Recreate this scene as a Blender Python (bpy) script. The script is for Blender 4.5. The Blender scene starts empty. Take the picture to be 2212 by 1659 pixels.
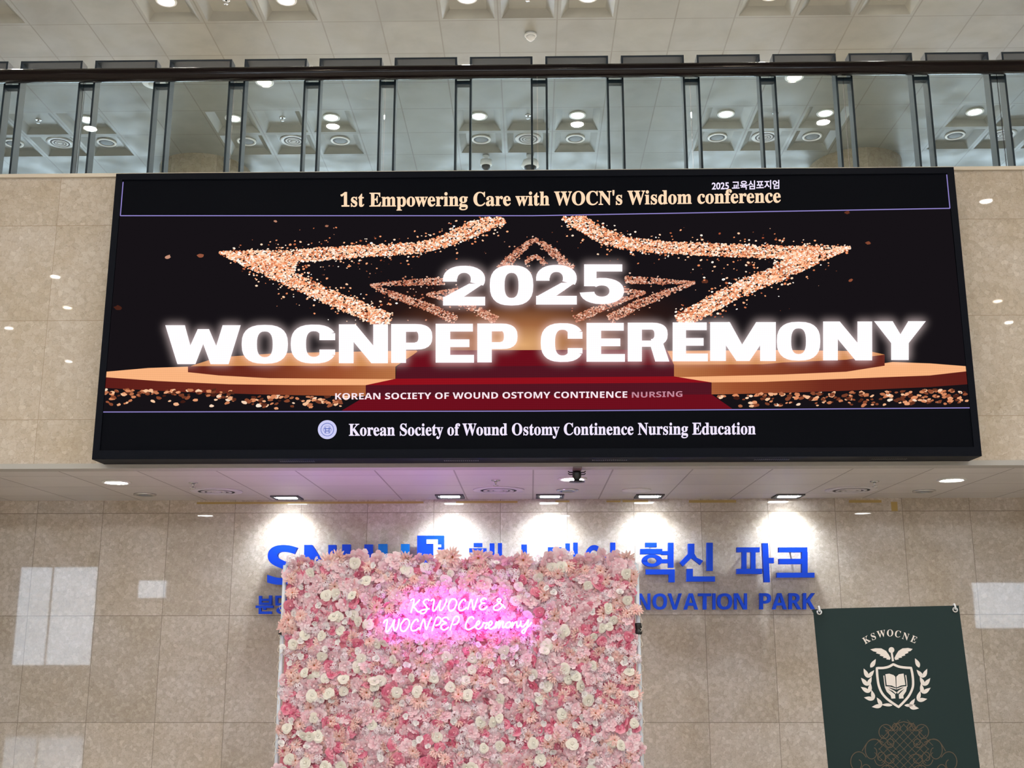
import bpy, bmesh, math, random
from mathutils import Vector, Matrix
PI = math.pi
S = bpy.context.scene
COL = S.collection
random.seed(7)

# ------------------------------------------------------------------ camera
EYE = 1.6
FPX, PITCH, YAW, ROLL = 2376.3, 0.22573, -0.016253, -0.0012248
_f = Vector((math.sin(YAW)*math.cos(PITCH), math.cos(YAW)*math.cos(PITCH), math.sin(PITCH)))
_r = Vector((math.cos(YAW), -math.sin(YAW), 0.0))
_u = _r.cross(_f)
_c, _s = math.cos(ROLL), math.sin(ROLL)
RT, UP = _r*_c + _u*_s, _u*_c - _r*_s
cd = bpy.data.cameras.new('camera'); cam = bpy.data.objects.new('camera', cd); COL.objects.link(cam)
cd.sensor_fit = 'HORIZONTAL'; cd.sensor_width = 36.0; cd.lens = FPX/2212*36.0
cd.clip_start = .05; cd.clip_end = 200
cam.matrix_world = Matrix(((RT.x, UP.x, -_f.x, 0), (RT.y, UP.y, -_f.y, 0), (RT.z, UP.z, -_f.z, EYE), (0, 0, 0, 1)))
S.camera = cam
# ------------------------------------------------------------------ world, exposure
w = bpy.data.worlds.new('world'); S.world = w; w.use_nodes = True
WB = w.node_tree.nodes['Background']
WB.inputs[0].default_value = (.80, .90, 1.0, 1); WB.inputs[1].default_value = 13.5
S.view_settings.view_transform = 'Standard'; S.view_settings.look = 'None'
S.view_settings.exposure = 0.0; S.view_settings.gamma = 1.0
S.cycles.sample_clamp_indirect = 6.0
LAMP = 90.0           # radiance of the downlight lenses
LAMP_W = 44.0         # light of one downlight, W
SPOT = 52.0           # wall washers, W

ADDED_WIN_BAND = (4.53, 5.45)      # unseen openings added behind the viewpoint for frontal daylight
ADDED_FAR_BAND = (EYE+3.9, EYE+5.05) # unseen openings added in the far upper wall to light the ceiling
def portal(x0, x1, z0, z1, y, face):
    ld = bpy.data.lights.new('window_portal', 'AREA'); ld.shape = 'RECTANGLE'; ld.size = x1-x0; ld.size_y = z1-z0; ld.cycles.is_portal = True
    o = bpy.data.objects.new('window_portal', ld); COL.objects.link(o); o.location = ((x0+x1)/2, y, (z0+z1)/2)
    o.rotation_euler = (math.radians(90 if face > 0 else -90), 0, 0)

# ------------------------------------------------------------------ measuring helpers: a pixel of the photo -> a point of a real plane
def ray(x, y): return RT*((x-1106)/FPX) + UP*(-(y-829.5)/FPX) + _f
def P(x, y, Y):
    d = ray(x, y); t = Y/d.y; return Vector((d.x*t, Y, EYE+d.z*t))
def PZ(x, y, z):
    d = ray(x, y); t = (z-EYE)/d.z; return Vector((d.x*t, d.y*t, z))
def PP(x, y, p0, n):
    d = ray(x, y); o = Vector((0, 0, EYE)); t = (p0-o).dot(n)/d.dot(n); return o+d*t

# ------------------------------------------------------------------ mesh helpers
class MB:
    def __init__(s): s.v = []; s.f = []; s.m = []
    def add(s, vs, fs, mi=0):
        k = len(s.v); s.v += [tuple(v) for v in vs]; s.f += [tuple(i+k for i in f) for f in fs]; s.m += [mi]*len(fs)
    def box(s, x0, x1, y0, y1, z0, z1, mi=0):
        s.add([(x0,y0,z0),(x1,y0,z0),(x1,y1,z0),(x0,y1,z0),(x0,y0,z1),(x1,y0,z1),(x1,y1,z1),(x0,y1,z1)],
              [(0,3,2,1),(4,5,6,7),(0,1,5,4),(1,2,6,5),(2,3,7,6),(3,0,4,7)], mi)
    def lathe(s, prof, n=24, c=(0,0,0), mi=0, axis='z'):
        vs = []; fs = []
        for r, h in prof:
            for i in range(n):
                a = 2*PI*i/n
                p = (r*math.cos(a), r*math.sin(a), h) if axis == 'z' else (h, r*math.cos(a), r*math.sin(a)) if axis == 'x' else (r*math.cos(a), h, -r*math.sin(a))
                vs.append((p[0]+c[0], p[1]+c[1], p[2]+c[2]))
        for k in range(len(prof)-1):
            for i in range(n):
                j = (i+1) % n
                fs.append((k*n+i, k*n+j, (k+1)*n+j, (k+1)*n+i))
        if prof[0][0] > 1e-4: fs.append(tuple(range(n))[::-1])
        if prof[-1][0] > 1e-4: fs.append(tuple((len(prof)-1)*n+i for i in range(n)))
        s.add(vs, fs, mi)
    def tube(s, pts, r, n=8, closed=False, mi=0):
        pts = [Vector(p) for p in pts]; N = len(pts); vs = []; fs = []; ref = None
        for i, p in enumerate(pts):
            a = pts[i-1] if (i > 0 or closed) else p; b = pts[(i+1) % N] if (i < N-1 or closed) else p
            t = (b-a)
            t = t.normalized() if t.length > 1e-9 else Vector((0,0,1))
            if ref is None:
                ref = Vector((0,1,0)) if abs(t.y) < .9 else Vector((1,0,0))
            e1 = (ref - t*ref.dot(t)).normalized(); e2 = t.cross(e1); ref = e1
            for k in range(n):
                an = 2*PI*k/n; vs.append(p + e1*(r*math.cos(an)) + e2*(r*math.sin(an)))
        for i in range(N if closed else N-1):
            j = (i+1) % N
            for k in range(n):
                l = (k+1) % n; fs.append((i*n+k, i*n+l, j*n+l, j*n+k))
        if not closed:
            fs.append(tuple(range(n))[::-1]); fs.append(tuple((N-1)*n+k for k in range(n)))
        s.add(vs, fs, mi)
    def poly(s, pts, mi=0): s.add(pts, [tuple(range(len(pts)))], mi)
    def prism(s, pts, d, mi=0):
        n = len(pts); b = [Vector(p)+Vector(d) for p in pts]
        s.add([tuple(p) for p in pts]+[tuple(p) for p in b],
              [tuple(range(n)), tuple(range(2*n-1, n-1, -1))]+[((i+1) % n, i, n+i, n+(i+1) % n) for i in range(n)], mi)
    def mesh(s, name, mats, smooth=False):
        me = bpy.data.meshes.new(name); me.from_pydata(s.v, [], s.f)
        for m in (mats if isinstance(mats, (list, tuple)) else [mats]): me.materials.append(m)
        if any(s.m): me.polygons.foreach_set('material_index', s.m)
        if smooth: me.polygons.foreach_set('use_smooth', [True]*len(s.f))
        me.update(); return me
    def obj(s, name, mats, parent=None, smooth=False, fix=True):
        me = s.mesh(name, mats, smooth)
        if fix:
            bm = bmesh.new(); bm.from_mesh(me); bmesh.ops.recalc_face_normals(bm, faces=bm.faces); bm.to_mesh(me); bm.free()
        o = bpy.data.objects.new(name, me); COL.objects.link(o)
        if parent:
            o.parent = parent; o.matrix_parent_inverse = Matrix.Translation(parent.location).inverted()
        return o
def tag(o, label=None, cat=None, group=None, kind=None):
    if label: o['label'] = label
    if cat: o['category'] = cat
    if group: o['group'] = group
    if kind: o['kind'] = kind
    return o
def empty(name, loc, label, cat, group=None):
    o = bpy.data.objects.new(name, None); COL.objects.link(o); o.location = loc; o.empty_display_size = .1
    return tag(o, label, cat, group)
def tree_copy(o, loc):
    r = o.copy(); COL.objects.link(r); r.location = loc
    for ch in o.children:
        c = ch.copy(); COL.objects.link(c); c.parent = r; 
        c.matrix_parent_inverse = ch.matrix_parent_inverse.copy()
    return r
ORD = ['leftmost', 'second from left', 'third from left', 'fourth from left', 'fifth from left', 'sixth from left', 'seventh from left', 'eighth from left',
       'ninth from left', 'tenth from left', 'eleventh from left', 'twelfth from left', 'thirteenth from left']
def place(i, n):
    if i == n-1: return 'rightmost'
    if i < n/2: return ORD[i]
    if n % 2 and i == n//2: return 'middle one'
    return ORD[n-1-i].replace('left', 'right')

# ------------------------------------------------------------------ materials
def mat(name, col, rough=.5, metal=0.0, spec=.5, emit=None, es=0.0, **k):
    m = bpy.data.materials.new(name); m.use_nodes = True; b = m.node_tree.nodes['Principled BSDF']
    b.inputs['Base Color'].default_value = (*col, 1); b.inputs['Roughness'].default_value = rough
    b.inputs['Metallic'].default_value = metal; b.inputs['Specular IOR Level'].default_value = spec
    if emit: b.inputs['Emission Color'].default_value = (*emit, 1); b.inputs['Emission Strength'].default_value = es
    for a, v in k.items(): b.inputs[a.replace('_', ' ')].default_value = v
    return m
class NT:
    def __init__(s, m): s.t = m.node_tree; s.b = s.t.nodes.get('Principled BSDF')
    def n(s, ty, **k):
        x = s.t.nodes.new(ty)
        for a, v in k.items():
            if a.startswith('i_'):
                key = a[2:]; x.inputs[int(key) if key.isdigit() else key.replace('_', ' ')].default_value = v
            else: setattr(x, a, v)
        return x
    def l(s, a, b): s.t.links.new(a, b)
    def math(s, op, a, b=None):
        x = s.n('ShaderNodeMath', operation=op)
        for i, v in enumerate((a, b)):
            if v is None: continue
            if isinstance(v, (int, float)): x.inputs[i].default_value = v
            else: s.l(v, x.inputs[i])
        return x.outputs[0]
    def ramp(s, fac, stops):
        x = s.n('ShaderNodeValToRGB'); e = x.color_ramp.elements
        while len(e) < len(stops): e.new(.5)
        for i, (p, c) in enumerate(stops): e[i].position = p; e[i].color = (*c, 1)
        s.l(fac, x.inputs[0]); return x.outputs[0]
    def mix(s, fac, a, b, mode='MIX'):
        x = s.n('ShaderNodeMix', data_type='RGBA', blend_type=mode)
        for i, v in ((0, fac), (6, a), (7, b)):
            if isinstance(v, (int, float)): x.inputs[i].default_value = v
            elif isinstance(v, tuple): x.inputs[i].default_value = (*v, 1)
            else: s.l(v, x.inputs[i])
        return x.outputs[2]
def joints(N, sep, axes):
    """1 on the joint lines of a grid: axes = [(output index, origin, pitch, line width)]"""
    out = None
    for ix, o, p, wd in axes:
        fr = N.math('FRACT', N.math('DIVIDE', N.math('SUBTRACT', sep.outputs[ix], o-wd/2), p))
        ln = N.math('LESS_THAN', fr, wd/p)
        out = ln if out is None else N.math('MAXIMUM', out, ln)
    return out
def cell(N, sep, axes):
    cv = N.n('ShaderNodeCombineXYZ')
    for k, (ix, o, p, wd) in enumerate(axes):
        N.l(N.math('FLOOR', N.math('DIVIDE', N.math('SUBTRACT', sep.outputs[ix], o), p)), cv.inputs[k])
    wn = N.n('ShaderNodeTexWhiteNoise', noise_dimensions='3D'); N.l(cv.outputs[0], wn.inputs['Vector'])
    return wn
def marble(name, dark, mid, light, scale, axes, rough=.022, line=(.16, .12, .09), vary=.16):
    m = mat(name, mid, rough); N = NT(m)
    tc = N.n('ShaderNodeTexCoord'); sp = N.n('ShaderNodeSeparateXYZ'); N.l(tc.outputs['Object'], sp.inputs[0])
    ce = cell(N, sp, axes)
    off = N.n('ShaderNodeVectorMath', operation='SCALE'); N.l(ce.outputs['Color'], off.inputs[0]); off.inputs['Scale'].default_value = 9.0
    ad = N.n('ShaderNodeVectorMath', operation='ADD'); N.l(tc.outputs['Object'], ad.inputs[0]); N.l(off.outputs[0], ad.inputs[1])
    n1 = N.n('ShaderNodeTexNoise', i_Scale=scale, i_Detail=7.0, i_Roughness=.66, i_Distortion=.9); N.l(ad.outputs[0], n1.inputs['Vector'])
    c1 = N.ramp(n1.outputs[0], [(.30, dark), (.46, mid), (.62, light), (.8, mid)])
    n2 = N.n('ShaderNodeTexNoise', i_Scale=scale*1.7, i_Detail=5.0, i_Roughness=.55, i_Distortion=1.6); N.l(ad.outputs[0], n2.inputs['Vector'])
    ridge = N.math('ABSOLUTE', N.math('SUBTRACT', n2.outputs[0], .5))
    vein = N.ramp(ridge, [(0.0, (1, 1, 1)), (.022, (0, 0, 0))])
    wob = N.n('ShaderNodeVectorMath', operation='SCALE'); N.l(n1.outputs['Color'], wob.inputs[0]); wob.inputs['Scale'].default_value = .035
    vp = N.n('ShaderNodeVectorMath', operation='ADD'); N.l(ad.outputs[0], vp.inputs[0]); N.l(wob.outputs[0], vp.inputs[1])
    ve = N.n('ShaderNodeTexVoronoi', feature='DISTANCE_TO_EDGE', i_Scale=scale*.95); N.l(vp.outputs[0], ve.inputs['Vector'])
    vc = N.n('ShaderNodeTexVoronoi', feature='F1', i_Scale=scale*.95); N.l(vp.outputs[0], vc.inputs['Vector'])
    hue = N.ramp(vc.outputs['Color'], [(.0, tuple(x*.84 for x in mid)), (.5, mid), (.8, light), (1, tuple(min(1, x*1.16) for x in light))])
    c1 = N.mix(.55, c1, hue)
    edge = N.math('MULTIPLY', N.ramp(ve.outputs['Distance'], [(.0, (1, 1, 1)), (.05, (0, 0, 0))]), N.ramp(n2.outputs[0], [(.42, (0, 0, 0)), (.6, (1, 1, 1))]))
    c1 = N.mix(N.math('MULTIPLY', edge, .62), c1, tuple(x*.62 for x in dark))
    c2 = N.mix(N.math('MULTIPLY', vein, .22), c1, tuple(x*.62 for x in dark))
    n3 = N.n('ShaderNodeTexNoise', i_Scale=2.2, i_Detail=3.0); N.l(ad.outputs[0], n3.inputs['Vector'])
    big = N.ramp(n3.outputs[0], [(.3, (.90, .86, .80)), (.7, (1.06, 1.06, 1.08))])
    c3 = N.mix(1.0, c2, big, 'MULTIPLY')
    tv = N.math('ADD', N.math('MULTIPLY', ce.outputs['Value'], vary), 1-vary/2)
    tvc = N.n('ShaderNodeCombineColor')
    for i in range(3): N.l(tv, tvc.inputs[i])
    c4 = N.mix(1.0, c3, tvc.outputs[0], 'MULTIPLY')
    c5 = N.mix(N.math('MULTIPLY', joints(N, sp, axes), .75), c4, line)
    N.l(c5, N.b.inputs['Base Color'])
    return m
def ceiltile(name, base, axes, line, rough=.45, blot=.14):
    m = mat(name, base, rough, spec=.4); N = NT(m)
    tc = N.n('ShaderNodeTexCoord'); sp = N.n('ShaderNodeSeparateXYZ'); N.l(tc.outputs['Object'], sp.inputs[0])
    n1 = N.n('ShaderNodeTexNoise', i_Scale=1.6, i_Detail=5.0, i_Roughness=.6, i_Distortion=.6); N.l(tc.outputs['Object'], n1.inputs['Vector'])
    c1 = N.ramp(n1.outputs[0], [(.28, tuple(x*(1-blot) for x in base)), (.5, base), (.72, tuple(min(1, x*(1+blot*.7)) for x in base))])
    ce = cell(N, sp, axes)
    tv = N.math('ADD', N.math('MULTIPLY', ce.outputs['Value'], .10), .95); tvc = N.n('ShaderNodeCombineColor')
    for i in range(3): N.l(tv, tvc.inputs[i])
    c2 = N.mix(1.0, c1, tvc.outputs[0], 'MULTIPLY')
    c3 = N.mix(joints(N, sp, axes), c2, line); N.l(c3, N.b.inputs['Base Color'])
    n2 = N.n('ShaderNodeTexNoise', i_Scale=3.0, i_Detail=3.0); N.l(tc.outputs['Object'], n2.inputs['Vector'])
    N.l(N.ramp(n2.outputs[0], [(.3, (rough*(1-blot*2),)*3), (.7, (rough*(1+blot*2),)*3)]), N.b.inputs['Roughness'])
    return m
def emis(name, col, strength=1.0, lines=0.0):
    """light given off by the LED wall; lines: depth of the row pattern of the LED modules"""
    m = bpy.data.materials.new(name); m.use_nodes = True; t = m.node_tree; t.nodes.clear(); N = NT(m)
    e = N.n('ShaderNodeEmission'); e.inputs[0].default_value = (*col, 1); e.inputs[1].default_value = strength
    o = N.n('ShaderNodeOutputMaterial'); N.l(e.outputs[0], o.inputs[0])
    if lines:
        tc = N.n('ShaderNodeTexCoord'); sp = N.n('ShaderNodeSeparateXYZ'); N.l(tc.outputs['Object'], sp.inputs[0])
        a = N.math('SINE', N.math('MULTIPLY', sp.outputs[2], 2*PI/.0140)); b = N.math('SINE', N.math('MULTIPLY', sp.outputs[0], 2*PI/.0140))
        s = N.math('ADD', N.math('MULTIPLY', N.math('ADD', N.math('MULTIPLY', a, .7), N.math('MULTIPLY', b, .3)), lines*strength), strength)
        N.l(s, e.inputs[1])
    return m
def halo(name, col, strength):
    m = bpy.data.materials.new(name); m.use_nodes = True; t = m.node_tree; t.nodes.clear(); N = NT(m)
    e = N.n('ShaderNodeEmission'); e.inputs[0].default_value = (*col, 1); e.inputs[1].default_value = strength
    tr = N.n('ShaderNodeBsdfTransparent'); a = N.n('ShaderNodeAddShader'); o = N.n('ShaderNodeOutputMaterial')
    N.l(e.outputs[0], a.inputs[0]); N.l(tr.outputs[0], a.inputs[1]); N.l(a.outputs[0], o.inputs[0])
    return m

TX, TY = .60, .637
CEIL_Z, SOF_Z = EYE+6.12, EYE+1.225
WALL_Y, LOW_Y, SCR_Y = 8.07, 10.05, 7.82
M_CEIL = ceiltile('painted ceiling tile', (.172, .170, .149), [(0, .30, TX, .014), (1, 10.09, TY, .012)], (.12, .11, .09))
M_SOF = ceiltile('soffit tile', (.56, .53, .51), [(0, .026, .60, .012), (1, 8.49, .60, .008)], (.22, .19, .18), .34, .04)
M_UP = marble('polished beige marble', (.44, .35, .265), (.54, .47, .385), (.61, .555, .48), 28, [(0, -3.70, 1.888, .004), (2, EYE+3.145, .775, .005)], line=(.34, .26, .18), vary=.05)
M_LOW = marble('polished limestone tile', (.385, .325, .265), (.505, .45, .385), (.61, .565, .51), 33, [(0, -4.53, .6085, .005), (2, EYE+.187, .92, .006)], line=(.19, .16, .125))
M_FLOOR = marble('polished floor stone', (.42, .38, .33), (.55, .51, .46), (.62, .59, .54), 9, [(0, 0, .8, .004), (1, 0, .8, .004)], rough=.06)
M_PLASTER = mat('side wall stone', (.52, .46, .38), .5)
M_COLUMN = marble('column stone', (.22, .17, .11), (.29, .24, .17), (.33, .28, .21), 16, [(0, 4.35, .6, .004), (2, 0, .9, .004)], rough=.2)
M_CAP = mat('cream stone cap', (.66, .58, .47), .25)
M_TRIM = mat('brushed stone trim', (.40, .385, .36), .5)
M_GREY = mat('blue grey painted steel', (.026, .036, .047), .5, spec=.25)
M_RAIL = mat('dark lacquered wood', (.008, .0045, .0045), .16, spec=.28)
M_GLASS = mat('railing glass', (.74, .86, .89), 0.0, Transmission_Weight=1.0, IOR=1.45)
M_TINT = mat('tinted window glass', (.55, .57, .60), 0.0, Transmission_Weight=1.0, IOR=1.45)  # tint added to dim the windows mirrored in the wall
M_BLACK = mat('black powder coat', (.004, .005, .009), .5, spec=.06)
M_BLACKP = mat('black plastic', (.01, .01, .012), .3)
M_WHITE = mat('white enamel', (.80, .80, .78), .35)
M_CHROME = mat('brushed nickel', (.62, .62, .62), .25, 1.0)
M_SPK = mat('speaker mesh', (.16, .18, .20), .6)
M_LENS = mat('lamp lens', (1, 1, 1), .3, emit=(1.0, .95, .87), es=LAMP)
M_LENSW = mat('warm lamp lens', (1, 1, 1), .3, emit=(1.0, .84, .62), es=LAMP*.8)
M_DOME = mat('soffit lamp lens', (1, 1, 1), .3, emit=(1.0, .98, .93), es=55)
M_TUBEW = mat('washer lamp', (1, 1, 1), .3, emit=(.93, .97, 1.0), es=40)
M_BLUE = mat('royal blue acrylic', (.002, .055, .60), .45, spec=.2)
M_SKYB = mat('azure acrylic', (.0, .17, .60), .45, spec=.2)
M_POLE = mat('pale grey tube', (.68, .74, .82), .3)
M_STRING = mat('cream string', (.75, .70, .6), .8)

# ------------------------------------------------------------------ setting
XL, XR, YB, YF = -14.0, 14.0, -9.0, 18.0
def struct(mb, name, m, **k):
    o = mb.obj(name, m, **k); o['kind'] = 'structure'; return o
b = MB(); b.box(XL, XR, YB, LOW_Y, -.2, 0); struct(b, 'floor', M_FLOOR)
b = MB(); b.box(XL-.2, XL, YB, YF, -.2, CEIL_Z+.3); struct(b, 'wall_left', M_PLASTER)
b = MB(); b.box(XR, XR+.2, YB, YF, -.2, CEIL_Z+.3); struct(b, 'wall_right', M_PLASTER)
# upper storey: parapet wall, slab, tiled floor
b = MB(); b.box(XL, XR, WALL_Y, WALL_Y+.22, SOF_Z+.035, EYE+3.545); struct(b, 'wall_balcony', M_UP)
b = MB(); b.box(XL, XR, WALL_Y-.02, WALL_Y+.24, EYE+3.546, EYE+3.575); struct(b, 'trim_1', M_CAP)
b = MB(); b.box(XL, XR, WALL_Y-.012, WALL_Y+.13, SOF_Z-.004, SOF_Z+.034); struct(b, 'trim_2', M_TRIM)
b = MB(); b.box(XL, XR, WALL_Y+.22, YF, EYE+3.2, EYE+3.4); struct(b, 'floor_upper', M_FLOOR)
b = MB(); b.box(XL, XR, WALL_Y+.13, LOW_Y, SOF_Z, SOF_Z+.1); struct(b, 'ceiling_soffit', M_SOF)
b = MB(); b.box(XL, XR, LOW_Y, LOW_Y+.2, 0, SOF_Z+.1); struct(b, 'wall_lobby', M_LOW)
# far wall of the upper storey with the added band of unseen openings
wz0, wz1 = ADDED_FAR_BAND
b = MB()
b.box(XL, XR, YF, YF+.2, EYE+3.2, wz0); b.box(XL, XR, YF, YF+.2, wz1, CEIL_Z+.3)
for i in range(8):
    x = XL+28*i/7; b.box(max(XL, x-.35), min(XR, x+.35), YF, YF+.2, wz0, wz1)
struct(b, 'wall_far', M_PLASTER)
portal(XL, XR, wz0, wz1, YF, -1)
# back wall of the lobby (behind the viewpoint): low windows mirror in the stone, the added band lights the walls
WINS = [(-13.5, -11.35, .85, 3.45), (-10.35, -9.5, 2.55, 3.1), (11.4, 13.3, 1.75, 3.0)]+[(-13.3+3.4*k, -10.3+3.4*k, *ADDED_WIN_BAND) for k in range(8)]  # first opening stands in for a lit display; upper band added for light
for h in WINS: portal(*h, YB, 1)
def wall_with_holes(x0, x1, z0, z1, y0, y1, holes):
    b = MB(); xs = sorted({x0, x1, *[h[0] for h in holes], *[h[1] for h in holes]}); zs = sorted({z0, z1, *[h[2] for h in holes], *[h[3] for h in holes]})
    for i in range(len(xs)-1):
        for j in range(len(zs)-1):
            cx, cz = (xs[i]+xs[i+1])/2, (zs[j]+zs[j+1])/2
            if not any(h[0] < cx < h[1] and h[2] < cz < h[3] for h in holes): b.box(xs[i], xs[i+1], y0, y1, zs[j], zs[j+1])
    return b
struct(wall_with_holes(XL, XR, -.2, CEIL_Z+.3, YB-.2, YB, WINS), 'wall_back', M_PLASTER)
for i, (x0, x1, z0, z1) in enumerate(WINS):
    b = MB(); t = .05
    b.box(x0, x1, YB-.12, YB-.06, z0, z0+t); b.box(x0, x1, YB-.12, YB-.06, z1-t, z1)
    b.box(x0, x0+t, YB-.12, YB-.06, z0+t, z1-t); b.box(x1-t, x1, YB-.12, YB-.06, z0+t, z1-t)
    if i == 0: b.box(x0+.9, x0+.93, YB-.12, YB-.06, z0+t, z1-t)
    o = struct(b, 'window_%d' % (i+1), M_GREY)  # frames of the upper band belong to openings added for light
    if i < 3:
        b = MB(); b.box(x0+t, x1-t, YB-.095, YB-.09, z0+t, z1-t); b.obj('pane', M_TINT, o)
# coffered main ceiling
LAMPX = [-6.6, -5.4, -3.6, -2.4, -.6, .6, 2.4, 3.6, 5.4, 6.6]
ROW1, ROW2, ROW3 = 10.09-TY/2, 10.09+3.5*TY, 10.09+4.5*TY
b = MB(); z = CEIL_Z
i0, i1 = math.floor((XL-.3)/TX), math.ceil((XR-.3)/TX)
j0, j1 = math.floor((YB-10.09)/TY), math.ceil((YF-10.09)/TY)
COF_D = .06
for i in range(i0, i1):
    x0, x1 = .3+i*TX, .3+(i+1)*TX; cx = (x0+x1)/2
    colc = abs((cx+1.5) % 3-1.5) < .7
    j = j0
    for j in range(j0, j1):
        y0, y1 = 10.09+j*TY, 10.09+(j+1)*TY; cy = (y0+y1)/2
        if colc and min(abs(cy-r) for r in (ROW1, ROW2, ROW3)) < .1 and abs(cx) < 9:
            a, c, d = .035, .115, COF_D
            V = [(x0, y0, z), (x1, y0, z), (x1, y1, z), (x0, y1, z)]
            V += [(x0+a, y0+a, z), (x1-a, y0+a, z), (x1-a, y1-a, z), (x0+a, y1-a, z)]
            V += [(x0+c, y0+c, z+d), (x1-c, y0+c, z+d), (x1-c, y1-c, z+d), (x0+c, y1-c, z+d)]
            F = [(8, 11, 10, 9)]
            for k in range(4):
                l = (k+1) % 4; F += [(k, k+4, l+4, l), (k+4, k+8, l+8, l+4)]
            b.add(V, F)
        else: b.add([(x0, y0, z), (x0, y1, z), (x1, y1, z), (x1, y0, z)], [(0, 1, 2, 3)])
struct(b, 'ceiling', M_CEIL, fix=False)
b = MB(); b.box(XL-.2, XR+.2, YB-.2, YF+.2, CEIL_Z+.3, CEIL_Z+.4); struct(b, 'roof', M_PLASTER)
for k, cx in enumerate((-4.35, 4.36)):
    b = MB(); b.lathe([(.6, EYE+3.4), (.6, CEIL_Z)], 32, (cx, 13.76, 0)); o = struct(b, 'column', M_COLUMN, smooth=False)
    tag(o, 'round beige stone column behind the glass railing, %s of the pair' % ('left' if k == 0 else 'right'), 'column')

# ------------------------------------------------------------------ ceiling fixtures
def downlight(name, lens, r=.078, watt=LAMP_W, lens_col=(1.0, .95, .87)):
    e = empty(name, (0, 0, 0), None, 'ceiling light')
    b = MB(); b.lathe([(r+.028, .0), (r+.026, -.010), (r+.004, -.012), (r, 0.0)], 28); b.obj('trim_ring', M_WHITE, e, True)
    b = MB(); b.lathe([(1e-5, -.004), (r, -.004)], 28); b.obj('lens', lens, e, fix=False)
    if watt:
        ld = bpy.data.lights.new('downlight_beam', 'AREA'); ld.shape = 'DISK'; ld.size = 2*r; ld.energy = watt; ld.spread = math.radians(140); ld.color = lens_col
        o = bpy.data.objects.new('downlight_beam', ld); COL.objects.link(o); o.location = (0, 0, -.008); o.parent = e
    return e
DL = downlight('downlight', M_LENS); DW = downlight('downlight', M_LENSW, lens_col=(1.0, .84, .62)); used = set()
def put(proto, loc, label, group=None):
    o = proto if proto.name not in used else tree_copy(proto, loc)
    used.add(proto.name) if o is proto else None
    o.location = loc; o['label'] = label
    if group: o['group'] = group
    return o
xs = [x for x in LAMPX if abs(x) < 4]
for i, x in enumerate(xs):
    put(DL, (x, ROW1, CEIL_Z+COF_D), 'round downlight cut by the top photo edge, %s of its row' % place(i, len(xs)), 'downlights of the front row')
xs = [x for x in LAMPX if abs(x) < 6]
for i, x in enumerate(xs):
    put(DL, (x, ROW2, CEIL_Z+COF_D), 'round downlight seen through the glass railing, %s of its row' % place(i, len(xs)), 'downlights behind the glass railing')
for y in (3.72, 1.15, -1.97, -5.2, -7.96):
    for k in range(8):
        x = -11.4+3*k
        if y == -1.97 and k == 1: x = -8.24
        if y == -7.96 and k == 0: x = -10.48
        if y == -5.2 and k == 0: x = -10.56
        put(DL, (x, y, CEIL_Z), 'round white downlight in the lobby ceiling in front of the balcony', 'lobby downlights')
for x in (-6.6, -5.4, 5.4, 6.6):
    put(DL, (x, ROW1, CEIL_Z+COF_D), 'round downlight of the front row beyond the photo edge', 'outer downlights')
for x, y in ((-2.98, 4.80), (2.99, 4.80), (-8.79, -3.81), (8.78, -3.75)):
    put(DW, (x, y, CEIL_Z), 'round warm white downlight in the lobby ceiling', 'warm lobby downlights')
for x, d in ((-2.98, 'left'), (2.99, 'right')):
    put(DW, (x, 11.32, CEIL_Z), 'warm white downlight peeping just below the dark handrail at %s' % d, 'warm downlights below the handrail')
# speakers and diffusers in row 3
e = empty('ceiling_speaker', (0, 0, 0), None, 'speaker')
b = MB(); b.lathe([(.125, 0), (.122, -.012), (.098, -.016), (.095, -.004)], 28); b.obj('trim_ring', M_WHITE, e, True)
b = MB(); b.lathe([(1e-5, -.014), (.06, -.012), (.096, -.005)], 24); b.obj('grille', M_SPK, e, True)
SPK = e; xs = [-6.6, -5.4, -3.6, -2.4, -.6, .6, 2.4, 3.6, 5.4]
for i, x in enumerate(xs):
    put(SPK, (x, ROW3, CEIL_Z+COF_D), 'round grey ceiling speaker in coffered tile, %s of the speaker row' % place(i, len(xs)), 'ceiling speakers behind the railing')
def diffuser(name, m1, m2, R):
    e = empty(name, (0, 0, 0), None, 'air vent')
    b = MB(); b.lathe([(R, 0), (R*.98, -.008), (R*.72, -.009), (R*.70, -.006)], 36); b.obj('outer_ring', m1, e, True)
    b = MB(); b.lathe([(1e-5, -.0075), (R*.71, -.0075)], 32); b.obj('throat', m2, e, fix=False)
    for q0, q1 in ((.60, .47), (.38, .27)):
        b = MB(); b.lathe([(R*q0, -.0075), (R*q0, -.011), (R*q1, -.012), (R*q1, -.0075)], 32); b.obj('cone_ring', m1, e, True)
    b = MB(); b.lathe([(R*.19, -.0075), (R*.18, -.013), (1e-5, -.014)], 24); b.obj('centre_disc', m1, e, True)
    return e
M_DGREY = mat('vent throat', (.06, .06, .065), .7); M_VENT = mat('aged white metal', (.50, .50, .50), .35)
DIF = diffuser('air_diffuser', M_VENT, M_DGREY, .17); xs = [-6, -3, 0, 3, 6]
for i, x in enumerate(xs):
    put(DIF, (x, ROW3, CEIL_Z+COF_D), 'round ringed air diffuser above the balcony, %s of its row' % place(i, len(xs)), 'air diffusers behind the railing')
def sprinkler(name):
    e = empty(name, (0, 0, 0), None, 'sprinkler')
    b = MB(); b.lathe([(.038, 0), (.036, -.006), (.014, -.010), (.012, -.004)], 20); b.obj('escutcheon', M_CHROME, e, True)
    b = MB(); b.lathe([(.010, -.004), (.010, -.024), (.005, -.026), (.005, -.040), (.022, -.042), (.022, -.045), (1e-5, -.046)], 16); b.obj('head', M_CHROME, e, True)
    return e
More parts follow.
